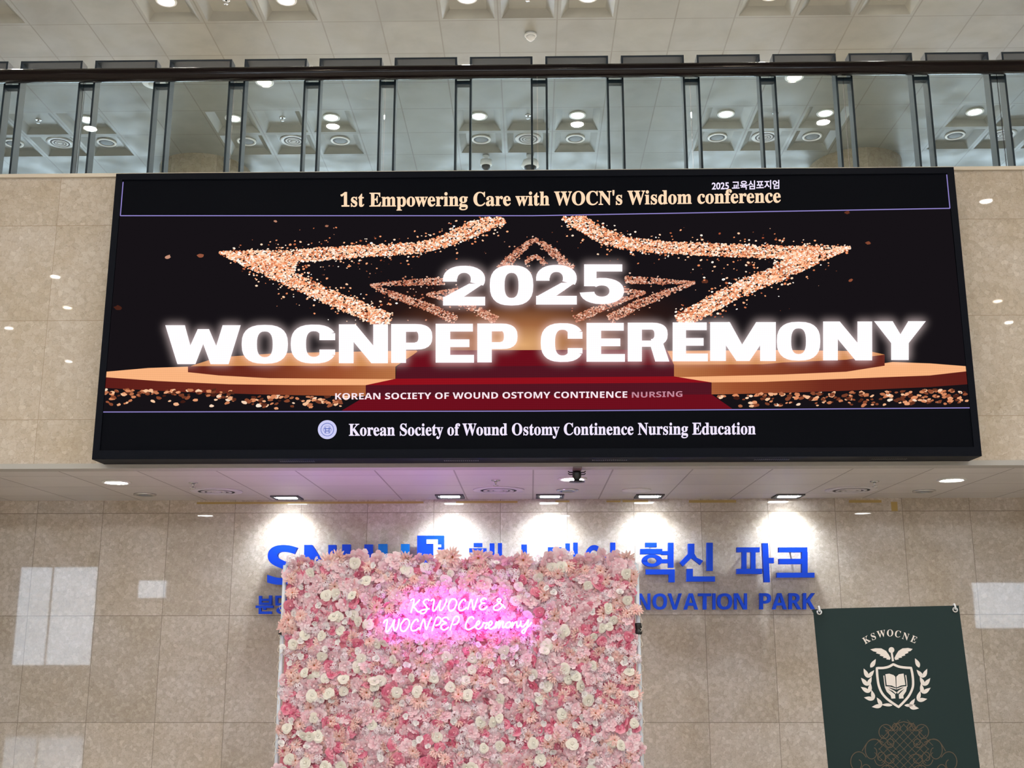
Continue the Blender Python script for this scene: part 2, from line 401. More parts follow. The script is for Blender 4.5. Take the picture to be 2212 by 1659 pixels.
SPR = sprinkler('sprinkler')
for i, x in enumerate((-3, 0, 3)):
    put(SPR, (x, ROW1, CEIL_Z+COF_D), 'small sprinkler head at the top photo edge, %s of three' % place(i, 3), 'sprinklers of the front row')
for i, x in enumerate((-6, -3, 0, 3)):
    put(SPR, (x, ROW2, CEIL_Z+COF_D), 'small sprinkler head seen through the railing glass, %s of its row' % place(i, 4), 'sprinklers behind the railing')
# smoke detectors
e = empty('smoke_detector', (0, 0, 0), 'cream cone shaped smoke detector on the ceiling above the railing centre', 'smoke detector')
b = MB(); b.lathe([(.062, 0), (.064, -.02), (.056, -.03)], 24); b.obj('base', M_WHITE, e, True)
b = MB(); b.lathe([(.052, -.028), (.046, -.05), (.022, -.075), (1e-5, -.08)], 24); b.obj('sensor_cone', M_WHITE, e, True); e.location = (.03, 10.36, CEIL_Z)
e = empty('emergency_light', (0, 0, 0), 'small white round fitting on the ceiling just under the handrail at left', 'emergency light')
b = MB(); b.lathe([(.13, 0), (.13, -.02), (.11, -.03), (.05, -.03)], 24); b.obj('base', M_WHITE, e, True)
b = MB(); b.lathe([(.06, -.03), (.05, -.05), (1e-5, -.055)], 20); b.obj('cover', M_WHITE, e, True); e.location = PZ(333, 178, CEIL_Z)
# dome cameras
def cctv(loc, s, label, wide):
    e = empty('dome_camera', (0, 0, 0), label, 'security camera')
    b = MB(); b.lathe([(.05*s, 0), (.05*s, -.03*s), (.03*s, -.035*s), (.03*s, -.07*s)], 20); b.obj('mount', M_WHITE, e, True)
    b = MB(); b.lathe([(.05*s, -.06*s), (.085*s*(1.1 if wide else 1), -.075*s), (.09*s*(1.35 if wide else 1), -.15*s), (.075*s, -.165*s)], 24); b.obj('housing', M_WHITE, e, True)
    b = MB(); b.lathe([(.068*s*(1.2 if wide else 1), -.160*s), (.064*s*(1.15 if wide else 1), -.195*s), (.04*s, -.228*s), (1e-5, -.24*s)], 24); b.obj('dome', M_BLACKP, e, True)
    e.location = loc
cctv((-.552, 13.33, CEIL_Z), .86, 'white dome camera with black globe, left one of two under the upper ceiling', False)
cctv((.024, 13.33, CEIL_Z), 1.0, 'wider white dome camera with black globe, right one of two under the upper ceiling', True)

# ------------------------------------------------------------------ soffit fixtures
DOME = downlight('soffit_light', M_DOME, .088, 8.0, (1.0, .98, .93))
for i, (x, y) in enumerate(((-3.346, 8.80), (.339, 8.70), (3.384, 8.83))):
    put(DOME, (x, y, SOF_Z), ('bright round soffit downlight at the left below the screen', 'bright round soffit downlight beside the hanging black sensor', 'bright round soffit downlight at the right below the screen')[i], 'round soffit downlights')
e = empty('wall_washer', (0, 0, 0), None, 'ceiling light')
b = MB(); q = .125
for a in ((-q, q, -q, -q+.025), (-q, q, q-.025, q), (-q, -q+.025, -q+.025, q-.025), (q-.025, q, -q+.025, q-.025)): b.box(a[0], a[1], a[2], a[3], -.012, .0)
b.obj('frame', M_DGREY, e)
b = MB(); b.box(-q+.025, q-.025, -q+.025, q-.025, -.004, .0); b.obj('reflector', M_CHROME, e)
b = MB(); b.box(-.085, .085, -.055, .045, -.011, -.005); b.obj('lamp_tube', M_TUBEW, e)
WASH = e; sp = [(-2.185, 9.84), (-.714, 9.79), (.178, 9.80), (1.064, 9.82), (2.306, 9.90)]
for i, (x, y) in enumerate(sp):
    y = min(y, 9.85)
    put(WASH, (x, y, SOF_Z), 'square dark framed lamp washing the marble wall, %s of five' % place(i, 5), 'wall washers along the soffit')
    ld = bpy.data.lights.new('washer_spot', 'SPOT'); ld.energy = SPOT; ld.color = (.84, .92, 1.0); ld.spot_size = math.radians(118); ld.spot_blend = .9; ld.shadow_soft_size = .035
    lo = bpy.data.objects.new('washer_spot', ld); COL.objects.link(lo); lo.location = (x, y-.03, SOF_Z-.03)
    lo.rotation_euler = (math.radians(17), 0, 0)
M_IVORY = mat('ivory enamel', (.62, .60, .62), .35)
SD = diffuser('soffit_diffuser', M_IVORY, M_DGREY, .22)
for i, (x, y) in enumerate(((-2.70, 9.40), (-.268, 9.375), (2.754, 9.44))):
    put(SD, (x, y, SOF_Z), 'large round ringed diffuser in the soffit, %s of three' % place(i, 3), 'soffit air diffusers')
e = empty('soffit_speaker', (0, 0, 0), None, 'speaker')
b = MB(); b.lathe([(.098, 0), (.096, -.010), (.074, -.014), (.07, -.004)], 28); b.obj('trim_ring', M_CHROME, e, True)
b = MB(); b.lathe([(1e-5, -.010), (.05, -.009), (.072, -.004)], 24); b.obj('grille', mat('blue grey grille', (.10, .15, .24), .3, .6), e, True)
for i, (x, y) in enumerate(((-3.381, 9.58), (.322, 9.40), (3.406, 9.53))):
    put(e, (x, y, SOF_Z), 'small round blue grey speaker in the soffit, %s of three' % place(i, 3), 'soffit speakers')
e = empty('soffit_cover_plate', (0, 0, 0), 'plain white round cover plate in the soffit behind a square lamp', 'cover plate')
b = MB(); b.lathe([(.125, 0), (.122, -.010), (1e-5, -.014)], 28); b.obj('plate', M_WHITE, e, True); e.location = (.913, 9.41, SOF_Z)
SP2 = sprinkler('soffit_sprinkler')
for i, (x, y) in enumerate(((-2.742, 8.87), (-.274, 8.78), (2.795, 8.92))):
    put(SP2, (x, y, SOF_Z), 'tiny sprinkler head in the soffit before a diffuser, %s of three' % place(i, 3), 'soffit sprinklers')
# black sensor hanging from the trim
e = empty('hanging_sensor', (.352, 8.20, SOF_Z), 'black finned sensor hanging from the soffit edge under the screen', 'sensor')
b = MB(); b.box(.32, .384, 8.05, 8.20, SOF_Z-.016, SOF_Z-.004); b.obj('mount_plate', mat('brown steel', (.16, .10, .09), .4), e)
b = MB(); b.lathe([(.03, -.014), (.034, -.03), (.034, -.055), (.022, -.078), (.02, -.088)], 20, (.352, 8.2, SOF_Z)); b.obj('body', M_BLACKP, e, True)
for s in (-1, 1):
    for k in range(2):
        b = MB(); b.tube([(.352+s*.02, 8.2, SOF_Z-.026-.016*k), (.352+s*.055, 8.19, SOF_Z-.026-.016*k), (.352+s*.064, 8.18, SOF_Z-.020-.016*k)], .0045, 8); b.obj('arm', M_BLACKP, e, True)
b = MB(); b.lathe([(.02, -.084), (.058, -.094), (.058, -.099), (.02, -.102), (1e-5, -.104)], 24, (.352, 8.2, SOF_Z)); b.obj('base_disc', M_BLACKP, e, True)
# tape remnants on the lobby wall under the soffit
M_TAPE = mat('old yellow tape', (.42, .30, .10), .6)
for i, (x0, x1, y0, y1) in enumerate(((425, 915, 1083, 1089), (985, 1118, 1082, 1087), (1200, 1230, 1081, 1085), (1310, 1340, 1081, 1085), (1345, 1400, 1080, 1085), (1488, 1590, 1080, 1086), (1834, 1904, 1080, 1086), (1926, 1938, 1084, 1104))):
    b = MB(); a = P(x0, y1, LOW_Y-.001); c = P(x1, y0, LOW_Y-.001); b.box(a.x, c.x, LOW_Y-.001, LOW_Y+.0005, a.z, min(c.z, SOF_Z-.001))
    tag(b.obj('tape_strip', M_TAPE), 'yellowed tape on the marble under the soffit, %s of eight' % place(i, 8), 'tape', 'tape remnants under the soffit')

# ------------------------------------------------------------------ balcony railing
FY0, FY1, PITCHX, FW = 8.10, 8.20, .6115, .508
FX0 = .1415
rail = empty('balcony_railing', (0, 8.1, EYE+3.575), 'glass balcony railing with dark round handrail and grey steel hoops above the screen', 'railing')
b = MB(); b.lathe([(.056, XL), (.056, XR)], 32, (0, 8.03, EYE+4.412), axis='x'); b.obj('handrail', M_RAIL, rail, True)
zt, zb, th = EYE+4.585, EYE+3.575, .016
hoops = []
for k in range(-14, 15):
    x0 = FX0+k*PITCHX; x1 = x0+FW
    b = MB(); b.box(x0, x0+th, FY0, FY1, zb, zt); b.box(x1-th, x1, FY0, FY1, zb, zt); b.box(x0+th, x1-th, FY0, FY1, zt-th, zt)
    b.obj('hoop', M_GREY, rail)
    b = MB(); b.box(x1, x0+PITCHX, FY0, FY0+.05, EYE+4.34, EYE+4.372); b.obj('tie_bar', M_GREY, rail)
g = (PITCHX-FW)/2
for k in range(-7, 7):
    x0 = FX0+2*k*PITCHX-g-.012; x1 = x0+2*PITCHX-.006
    b = MB(); b.box(x0, x1, 8.075, 8.085, zb+.001, EYE+4.385); b.obj('glass_pane', M_GLASS, rail)

# ------------------------------------------------------------------ LED screen
SX0, SX1, SZ0, SZ1 = -3.165, 3.226, EYE+1.252, EYE+3.468
scr = empty('led_screen', ((SX0+SX1)/2, WALL_Y, SZ0), 'large black framed LED screen showing the ceremony title on the balcony wall', 'screen')
b = MB(); bz = .05
b.box(SX0, SX1, SCR_Y+.03, WALL_Y, SZ0, SZ1)
b.obj('cabinet', M_BLACK, scr)
b = MB()
b.box(SX0, SX1, SCR_Y, SCR_Y+.03, SZ0, SZ0+.066); b.box(SX0, SX1, SCR_Y, SCR_Y+.03, SZ1-bz, SZ1)
b.box(SX0, SX0+bz, SCR_Y, SCR_Y+.03, SZ0+.066, SZ1-bz); b.box(SX1-bz, SX1, SCR_Y, SCR_Y+.03, SZ0+.066, SZ1-bz)
b.obj('bezel', M_BLACK, scr)
for k, vx in enumerate((-1.70, -.50, .58, 1.755, 2.6)):
    b = MB()
    for j in range(17): b.box(vx-.125+j*.0152, vx-.125+j*.0152+.008, 7.90, 7.955, SZ0-.003, SZ0+.001)
    b.obj('vent_slots', M_BLACKP, scr)
for px in (936, 1363):
    c = P(px, 372, 7.9); b = MB(); b.lathe([(.014, SZ1-.001), (.014, SZ1+.008), (.006, SZ1+.020)], 14, (c.x, 7.9, 0)); b.obj('eye_bolt', M_BLACK, scr, True)
DY = SCR_Y+.012          # face of the display modules
M_PANEL = bpy.data.materials.new('LED module face'); M_PANEL.use_nodes = True
N = NT(M_PANEL); N.b.inputs['Base Color'].default_value = (.003, .0036, .006, 1); N.b.inputs['Roughness'].default_value = .6; N.b.inputs['Specular IOR Level'].default_value = .03
b = MB(); b.box(SX0+bz, SX1-bz, DY, SCR_Y+.03, SZ0+.066, SZ1-bz); panel = b.obj('display_panel', M_PANEL, scr)
def spoly(b, pts, Y, mi=0): b.poly([P(x, y, Y) for x, y in pts], mi)
# picture background: dark brown stage haze, as displayed
def bgmat():
    m = emis('stage backdrop picture', (.02, .01, .01), 1.0); N = NT(m); e = [n for n in m.node_tree.nodes if n.type == 'EMISSION'][0]
    tc = N.n('ShaderNodeTexCoord'); mp = N.n('ShaderNodeMapping'); N.l(tc.outputs['Object'], mp.inputs[0])
    c = P(1130, 745, DY); mp.inputs['Location'].default_value = (-c.x/1.5, 0, -c.z/.62); mp.inputs['Scale'].default_value = (1/1.5, 0, 1/.62)
    g_ = N.n('ShaderNodeTexGradient', gradient_type='SPHERICAL'); N.l(mp.outputs[0], g_.inputs[0])
    col = N.ramp(g_.outputs[0], [(0, (.0085, .0065, .0085)), (.25, (.022, .009, .008)), (.5, (.09, .03, .016)), (.75, (.36, .14, .055)), (1, (.75, .40, .17))])
    N.l(col, e.inputs[0]); return m
L1 = DY-.0006
b = MB(); spoly(b, [(257, 467), (1150, 467), (2052, 450), (2096, 882), (1160, 888), (221, 890)], L1); b.obj('backdrop_picture', bgmat(), panel, fix=False)
M_LAV = emis('lavender line', (.30, .25, .62), 1.0)
b = MB()
def sline(b, pts, wpx, Y):
    for (xa, ya), (xb, yb) in zip(pts, pts[1:]):
        d = math.hypot(xb-xa, yb-ya); nx, ny = -(yb-ya)/d*wpx/2, (xb-xa)/d*wpx/2
        spoly(b, [(xa+nx, ya+ny), (xb+nx, yb+ny), (xb-nx, yb-ny), (xa-nx, ya-ny)], Y)
L2 = DY-.0012
for pts in ([(266, 393), (260, 466)], [(260, 466), (1150, 466), (2052, 450)], [(223, 890), (1160, 888), (2095, 881)], [(2045, 377), (2052, 450)]): sline(b, pts, 2.0, L2)
b.obj('border_line', M_LAV, panel, fix=False)
# podium and carpet
PEACH = emis('podium top', (.95, .46, .22), 1.0, .10); PEACH2 = emis('podium top far', (.80, .34, .12), .8, .10)
def sidegrad(name):
    m = emis(name, (.2, .05, .02), 1.0, .10); N = NT(m); e = [n for n in m.node_tree.nodes if n.type == 'EMISSION'][0]
    tc = N.n('ShaderNodeTexCoord'); sp = N.n('ShaderNodeSeparateXYZ'); N.l(tc.outputs['Object'], sp.inputs[0])
    d = N.math('DIVIDE', N.math('ABSOLUTE', N.math('SUBTRACT', sp.outputs[0], .05)), 3.2)
    N.l(N.ramp(d, [(.28, (.52, .20, .07)), (.45, (.34, .085, .03)), (.65, (.16, .025, .014)), (1, (.105, .012, .010))]), e.inputs[0]); return m
PSIDE = sidegrad('podium side'); PSIDE2 = PSIDE
RED = emis('red carpet tread', (.28, .006, .012), 1.0, .10); RED2 = emis('red carpet riser', (.085, .008, .016), 1.0, .10); RED3 = emis('red carpet foot', (.15, .005, .012), 1.0, .10)
b = MB(); A = DY-.0010
spoly(b, [(229, 812), (340, 823), (494, 830), (640, 832), (790, 832), (790, 856), (600, 853), (400, 847), (227, 838)], A, 2)
spoly(b, [(640, 832), (790, 832), (790, 856), (640, 853)], A-.0001, 3)
spoly(b, [(1537, 826), (1647, 825), (1828, 818), (2009, 811), (2088, 802), (2090, 830), (2009, 836), (1828, 844), (1647, 850), (1537, 852)], A, 2)
spoly(b, [(1537, 826), (1670, 824), (1670, 848), (1537, 852)], A-.0001, 3)
spoly(b, [(229, 803), (320, 795), (405, 792), (430, 800), (854, 815), (854, 820), (790, 832), (640, 832), (494, 830), (340, 823), (229, 815)], A-.0002, 0)
spoly(b, [(1457, 814), (1537, 826), (1647, 825), (1828, 818), (2009, 811), (2088, 802), (2086, 791), (2009, 785), (1928, 782), (1900, 786), (1700, 800)], A-.0002, 0)
spoly(b, [(420, 788), (470, 772), (600, 763), (900, 757), (902, 760), (854, 792), (600, 792), (406, 793)], A-.0003, 1)
spoly(b, [(1440, 758), (1700, 756), (1880, 759), (1911, 766), (1828, 778), (1647, 787), (1455, 789)], A-.0003, 1)
spoly(b, [(406, 791), (581, 790), (581, 817), (472, 811), (406, 804)], A-.0004, 2); spoly(b, [(581, 790), (854, 791), (854, 819), (581, 817)], A-.0004, 3)
spoly(b, [(1455, 788), (1647, 787), (1692, 783), (1692, 809), (1455, 815)], A-.0004, 3); spoly(b, [(1692, 783), (1828, 777), (1911, 766), (1911, 790), (1828, 803), (1692, 809)], A-.0004, 2)
spoly(b, [(905, 757), (1440, 755), (1456, 788), (857, 793)], A-.0005, 6)
spoly(b, [(857, 793), (1456, 788), (1456, 813), (855, 818)], A-.0006, 5)
spoly(b, [(855, 818), (1456, 813), (1536, 826), (790, 832)], A-.0007, 4)
spoly(b, [(790, 832), (1536, 826), (1537, 852), (790, 856)], A-.0008, 5)
spoly(b, [(790, 856), (1537, 852), (1582, 883), (738, 887)], A-.0009, 6)
b.obj('podium_picture', [PEACH, PEACH2, PSIDE, PSIDE2, RED, RED2, RED3], panel, fix=False)
# glitter
def glit(name, stops, strength):
    m = emis(name, (1, .6, .4), strength); N = NT(m); e = [n for n in m.node_tree.nodes if n.type == 'EMISSION'][0]
    ge = N.n('ShaderNodeNewGeometry'); N.l(N.ramp(ge.outputs['Random Per Island'], stops), e.inputs[0]); return m
GLIT = glit('gold glitter picture', [(0, (.34, .07, .03)), (.25, (.85, .28, .12)), (.5, (1, .50, .28)), (.75, (1, .72, .52)), (.92, (1, .90, .80)), (1, (1, .97, .95))], 1.1)
GLITR = glit('rose glitter picture', [(0, (.25, .05, .03)), (.35, (.60, .20, .11)), (.7, (.85, .42, .27)), (1, (1, .74, .62))], .9)
def blob(b, x, y, r, Y, asp=.7, n=6):
    a0 = random.random()*6; rot = random.uniform(-.5, .3); pts = []
    for k in range(n):
        a = a0+2*PI*k/n; rr = r*random.uniform(.75, 1.15); u, v = rr*math.cos(a), rr*asp*math.sin(a)
        pts.append((x+u*math.cos(rot)-v*math.sin(rot), y+u*math.sin(rot)+v*math.cos(rot)))
    spoly(b, pts, Y)
def inpic(x, y): return y > 469-(max(0, x-1150)*.0187) and y < 700
def band(b, path, dens, r0, r1, Y, spray=.12):
    """path: (x, y, half width)"""
    for (xa, ya, wa), (xb, yb, wb) in zip(path, path[1:]):
        d = math.hypot(xb-xa, yb-ya); nx, ny = -(yb-ya)/d, (xb-xa)/d
        for _ in range(int(dens*d*(wa+wb)/2/10)):
            t = random.random(); wd = wa+(wb-wa)*t
            o = random.uniform(-1, 1)*wd if random.random() > spray else random.gauss(0, 1.25)*wd
            x, y = xa+(xb-xa)*t+nx*o, ya+(yb-ya)*t+ny*o
            if inpic(x, y): blob(b, x, y, random.uniform(r0, r1), Y-random.random()*.0004)
B = DY-.0009
b = MB()
band(b, [(1085, 466, 17), (1016, 497, 17), (965, 519, 14), (904, 536, 12), (801, 541, 13), (694, 549, 14), (608, 555, 14), (540, 550, 9), (475, 545, 2)], 4.2, 1.3, 3.3, B)
band(b, [(475, 545, 2), (530, 563, 13), (586, 583, 17), (651, 613, 16), (715, 643, 16), (780, 669, 17), (842, 697, 18)], 4.2, 1.4, 3.5, B)
band(b, [(560, 556, 8), (640, 575, 14)], 3.6, 1.5, 3.6, B)
band(b, [(1222, 462, 16), (1299, 508, 17), (1353, 527, 14), (1466, 536, 13), (1602, 542, 14), (1692, 545, 14), (1770, 540, 10), (1836, 535, 2)], 4.2, 1.3, 3.3, B)
band(b, [(1836, 535, 2), (1760, 558, 13), (1692, 586, 17), (1602, 622, 17), (1534, 658, 17), (1466, 697, 17)], 4.2, 1.4, 3.6, B)
band(b, [(1760, 545, 10), (1690, 565, 15)], 3.6, 1.5, 3.6, B)
b.obj('star_sparkle_picture', GLIT, panel, fix=False)['kind'] = 'stuff'
b = MB()
for path in ([(1155, 516, 4), (1118, 545, 9), (1080, 583, 10)], [(1155, 516, 4), (1190, 540, 9), (1235, 583, 10)], [(1156, 552, 3), (1135, 570, 7)], [(1156, 552, 3), (1180, 572, 7)],
             [(801, 616, 2), (870, 611, 6), (960, 607, 8)], [(801, 616, 2), (844, 635, 7), (930, 665, 9), (985, 692, 10)], [(922, 635, 2), (990, 628, 6)], [(922, 636, 2), (1016, 661, 8), (1072, 692, 9)],
             [(1500, 610, 2), (1430, 608, 6), (1350, 604, 8)], [(1500, 611, 2), (1444, 631, 7), (1376, 658, 9), (1315, 690, 10)], [(1394, 631, 2), (1330, 626, 6)], [(1394, 632, 2), (1310, 660, 8), (1242, 690, 9)]):
    band(b, path, 4.4, 1.4, 2.8, B-.0002, .06)
b.obj('small_star_picture', GLITR, panel, fix=False)['kind'] = 'stuff'
b = MB()
for _ in range(170):
    x = random.uniform(480, 1850); y = random.gauss(580, 55)
    if inpic(x, y) and abs(y-640) > 12: blob(b, x, y, random.uniform(.8, 2.0), B)
for x, y, r in ((433, 552, 8), (362, 555, 7), (1523, 608, 8), (1618, 570, 7), (595, 478, 4), (706, 488, 4), (255, 665, 9), (1838, 605, 5), (1830, 459, 6), (1875, 525, 6)): blob(b, x, y, r, B, .6, 10)
b.obj('stray_sparkle_picture', glit('dim glitter picture', [(0, (.06, .015, .01)), (.6, (.35, .10, .05)), (1, (.9, .5, .35))], .8), panel, fix=False)['kind'] = 'stuff'
b = MB()
for _ in range(430):
    left = random.random() < .48
    x = random.uniform(228, 770) if left else random.uniform(1552, 2090)
    top = (842 if x < 500 else 855) if left else (853-(x-1552)*.022)
    y = top+abs(random.gauss(0, 13)) if left else top+random.random()**1.3*30
    lim = 886 if left else 881
    if y > lim-3 or (left and x > 735 and y > 862) or (not left and x < 1590 and y > 866): continue
    blob(b, x, y, random.uniform(3.0, 7.5), B-random.random()*.0004, .55, 9)
b.obj('floor_bokeh_picture', glit('bokeh picture', [(0, (.05, .012, .008)), (.35, (.30, .08, .035)), (.65, (.80, .30, .14)), (.9, (1, .60, .36)), (1, (1, .85, .7))], .95), panel, fix=False)['kind'] = 'stuff'

# ------------------------------------------------------------------ lettering from Blender's own font
def mb_(s, bold0, low0, dig0):
    o = ''
    for c in s:
        if 'A' <= c <= 'Z': o += chr(bold0+ord(c)-65)
        elif 'a' <= c <= 'z': o += chr(low0+ord(c)-97)
        elif '0' <= c <= '9': o += chr(dig0+ord(c)-48)
        else: o += c
    return o
def serif(s): return mb_(s, 0x1D400, 0x1D41A, 0x1D7CE)
def sans(s): return mb_(s, 0x1D5D4, 0x1D5EE, 0x1D7EC)
def glyphs(body, off=0.0, ext=0.0, space=1.0, res=4):
    c = bpy.data.curves.new('t', 'FONT'); c.body = body; c.offset = off; c.extrude = ext; c.resolution_u = res; c.space_character = space
    o = bpy.data.objects.new('t', c); COL.objects.link(o); dg = bpy.context.evaluated_depsgraph_get()
    me = o.evaluated_get(dg).to_mesh(); v = [tuple(p.co) for p in me.vertices]; f = [tuple(p.vertices) for p in me.polygons]
    o.evaluated_get(dg).to_mesh_clear(); bpy.data.objects.remove(o); bpy.data.curves.remove(c); return v, f
CAPS = {}
def cap(fn):
    if fn not in CAPS: v, _ = glyphs(fn('E')); CAPS[fn] = max(p[1] for p in v)
    return CAPS[fn]
def line_text(b, fn, text, xl, yl, xr, yr, hpx, Y, off=0.0, mi=0, space=1.0, curve=0.0):
    v, f = glyphs(fn(text), off, 0, space); v0 = v if off == 0 else glyphs(fn(text), 0, 0, space)[0]
    x0, x1 = min(p[0] for p in v0), max(p[0] for p in v0); H = cap(fn); out = []
    for p in v:
        u = (p[0]-x0)/(x1-x0); t = p[1]/H
        out.append(P(xl+u*(xr-xl), yl+u*(yr-yl)-t*hpx+curve*4*u*(1-u), Y))
    b.add(out, f, mi)
LT = DY-.0022
same = lambda s: s
M_GOLDT = emis('gold headline', (1.0, .70, .47), 1.05); M_LILT = emis('lilac lettering', (.86, .78, 1.0), 1.05); M_WHT = emis('white title', (1.0, .93, .97), 1.15, .16)
b = MB(); line_text(b, serif, "1st Empowering Care with WOCN's Wisdom conference", 736, 446, 1686, 437, 29, LT, .012, curve=1.5); b.obj('headline_text', M_GOLDT, panel, fix=False)
b = MB(); line_text(b, same, "2025 교육심포지엄", 1538, 409, 1683, 406, 14, LT, .022); b.obj('symposium_text', M_LILT, panel, fix=False)
b = MB(); line_text(b, serif, "Korean Society of Wound Ostomy Continence Nursing Education", 754, 941, 1632, 938, 25, LT, .010); b.obj('society_text', M_LILT, panel, fix=False)
# heavy block capitals of the title (unit box, counters left open)
def R(x0, y0, x1, y1): return [(x0, y0), (x1, y0), (x1, y1), (x0, y1)]
def bowl(cx, cy, rx, ry, ix, iy, a0, a1, n=14, e=2.6):
    """thick superellipse arc as quads"""
    q = []
    def pt(a, x, y):
        c_, s_ = math.cos(a), math.sin(a)
        return (cx+x*math.copysign(abs(c_)**(2/e), c_), cy+y*math.copysign(abs(s_)**(2/e), s_))
    for k in range(n):
        a, c = a0+(a1-a0)*k/n, a0+(a1-a0)*(k+1)/n
        q.append([pt(a, rx, ry), pt(c, rx, ry), pt(c, ix, iy), pt(a, ix, iy)])
    return q
BLK = {
 'W': [[(0, 1), (.26, 1), (.40, 0), (.16, 0)], [(.22, 0), (.40, 0), (.58, .9), (.43, .9)], [(.43, .9), (.58, .9), (.78, 0), (.60, 0)], [(.60, 0), (.84, 0), (1, 1), (.76, 1)]],
 'O': bowl(.5, .5, .5, .5, .17, .33, 0, 2*PI, 28),
 'C': bowl(.5, .5, .5, .5, .17, .33, .55, 2*PI-.55, 24) + [R(.62, .60, .96, .78), R(.62, .22, .96, .36)],
 'N': [R(0, 0, .30, 1), R(.70, 0, 1, 1), [(0, 1), (.34, 1), (1, 0), (.66, 0)]],
 'P': [R(0, 0, .36, 1), R(.3, .80, .6, 1), R(.3, .34, .6, .52)] + bowl(.58, .67, .42, .33, .08, .14, -PI/2, PI/2, 12),
 'E': [R(0, 0, .38, 1), R(.3, .80, .97, 1), R(.3, 0, 1, .20), R(.3, .40, .88, .60)],
 'R': [R(0, 0, .34, 1), R(.3, .82, .6, 1), R(.3, .38, .62, .54)] + bowl(.56, .70, .40, .30, .08, .12, -PI/2, PI/2, 12) + [[(.52, .5), (.84, .5), (1, 0), (.66, 0)]],
 'M': [R(0, 0, .24, 1), R(.76, 0, 1, 1), [(0, 1), (.30, 1), (.56, .2), (.42, 0), (.40, 0)], [(.70, 1), (1, 1), (.60, 0), (.42, 0), (.44, .3)]],
 'Y': [[(0, 1), (.36, 1), (.62, .42), (.34, .42)], [(.66, 1), (1, 1), (.66, .42), (.40, .42)], R(.33, 0, .67, .46)],
 '0': bowl(.5, .5, .5, .5, .16, .31, 0, 2*PI, 28),
 '2': bowl(.5, .66, .5, .34, .16, .16, -.45, PI-.05, 18, 2.2) + [[(.0, .20), (.62, .55), (.96, .55), (.44, .18), (0, .18)], R(0, 0, 1, .22), R(.0, .60, .33, .70)],
 '5': [R(.08, .82, .94, 1), R(.08, .45, .36, .9)] + bowl(.48, .33, .50, .33, .17, .14, -PI+.1, PI-.75, 22, 2.2),
}
def tri_fan(b, q, fn, mi=0):
    bm = [fn(*p) for p in q]; b.poly(bm, mi)
def block(b, spec, Y, grow=0.0, mi=0, slab=True):
    """spec: (char, x0, x1, ytop, ybase)"""
    for ch, x0, x1, yt, yb in spec:
        cx, cy = (x0+x1)/2, (yt+yb)/2
        for q in BLK[ch]:
            b.poly([P(x0+u*(x1-x0), yb-v*(yb-yt), Y) for u, v in q], mi)
T1 = [('2', 957, 1048, 574, 660), ('0', 1058, 1152, 573, 660), ('2', 1158, 1246, 572, 658), ('5', 1254, 1350, 571, 657)]
T2 = []
for ch, x0, x1 in (('W', 357, 520), ('O', 522, 622), ('C', 628, 728), ('N', 732, 838), ('P', 845, 934), ('E', 941, 1024), ('P', 1031, 1118),
                   ('C', 1168, 1262), ('E', 1267, 1350), ('R', 1356, 1446), ('E', 1453, 1529), ('M', 1534, 1676), ('O', 1678, 1772), ('N', 1778, 1884), ('Y', 1888, 2000)):
    xm = (x0+x1)/2; dy = (xm-357)/1643*-9.5; T2.append((ch, x0, x1, 703+dy, 787+dy))
for name, T in (('year_text', T1), ('title_text', T2[:7]), ('title_text', T2[7:])):
    b = MB(); block(b, T, LT-.0002)
    o = b.obj(name, M_WHT, panel, fix=False)
# soft bloom painted as emission: the displayed title's glow and lens bloom together
import numpy as np
def glow_sheet(T, sig, step, name, m, dz=0.0):
    xs0, xs1 = min(t[1] for t in T)-4*sig, max(t[2] for t in T)+4*sig; ys0, ys1 = min(t[3] for t in T)-4*sig, max(t[4] for t in T)+4*sig
    nx, ny = int((xs1-xs0)/2)+1, int((ys1-ys0)/2)+1; gx, gy = np.meshgrid(xs0+2*np.arange(nx), ys0+2*np.arange(ny)); msk = np.zeros(gx.shape)
    for ch, x0, x1, yt, yb in T:
        for q in BLK[ch]:
            pts = [(x0+u*(x1-x0), yb-v*(yb-yt)) for u, v in q]; ins = np.zeros(gx.shape, bool)
            for (ax, ay), (bx, by) in zip(pts, pts[1:]+pts[:1]):
                if ay == by: continue
                ins ^= ((ay > gy) != (by > gy)) & (gx < (bx-ax)*(gy-ay)/(by-ay)+ax)
            msk[ins] = 1
    k = np.exp(-.5*(np.arange(-int(2*sig), int(2*sig)+1)*2/sig)**2); k /= k.sum()
    msk = np.apply_along_axis(lambda r: np.convolve(r, k, 'same'), 1, msk); msk = np.apply_along_axis(lambda r: np.convolve(r, k, 'same'), 0, msk)
    sx = max(1, step//2); sub_ = msk[::sx, ::sx]; H_, W_ = sub_.shape; b = MB()
    b.add([P(xs0+2*sx*i, ys0+2*sx*j, LT+.0003+dz) for j in range(H_) for i in range(W_)], [(j*W_+i, j*W_+i+1, (j+1)*W_+i+1, (j+1)*W_+i) for j in range(H_-1) for i in range(W_-1)])
    o = b.obj(name, m, panel, fix=False); at = o.data.color_attributes.new('bloom', 'FLOAT_COLOR', 'POINT')
    edge = np.minimum(np.minimum(np.arange(W_)[None, :], W_-1-np.arange(W_)[None, :]), np.minimum(np.arange(H_)[:, None], H_-1-np.arange(H_)[:, None]))
    val = (sub_*(edge > 0)).ravel(); at.data.foreach_set('color', np.repeat(val, 4).astype('f'))
def bloommat():
    m = halo('title bloom picture', (1.0, .80, .80), 1.0); N = NT(m); e = [n for n in m.node_tree.nodes if n.type == 'EMISSION'][0]
    at = N.n('ShaderNodeAttribute', attribute_name='bloom'); N.l(N.math('MULTIPLY', at.outputs['Fac'], .5), e.inputs[1]); return m
M_BLOOM = bloommat()
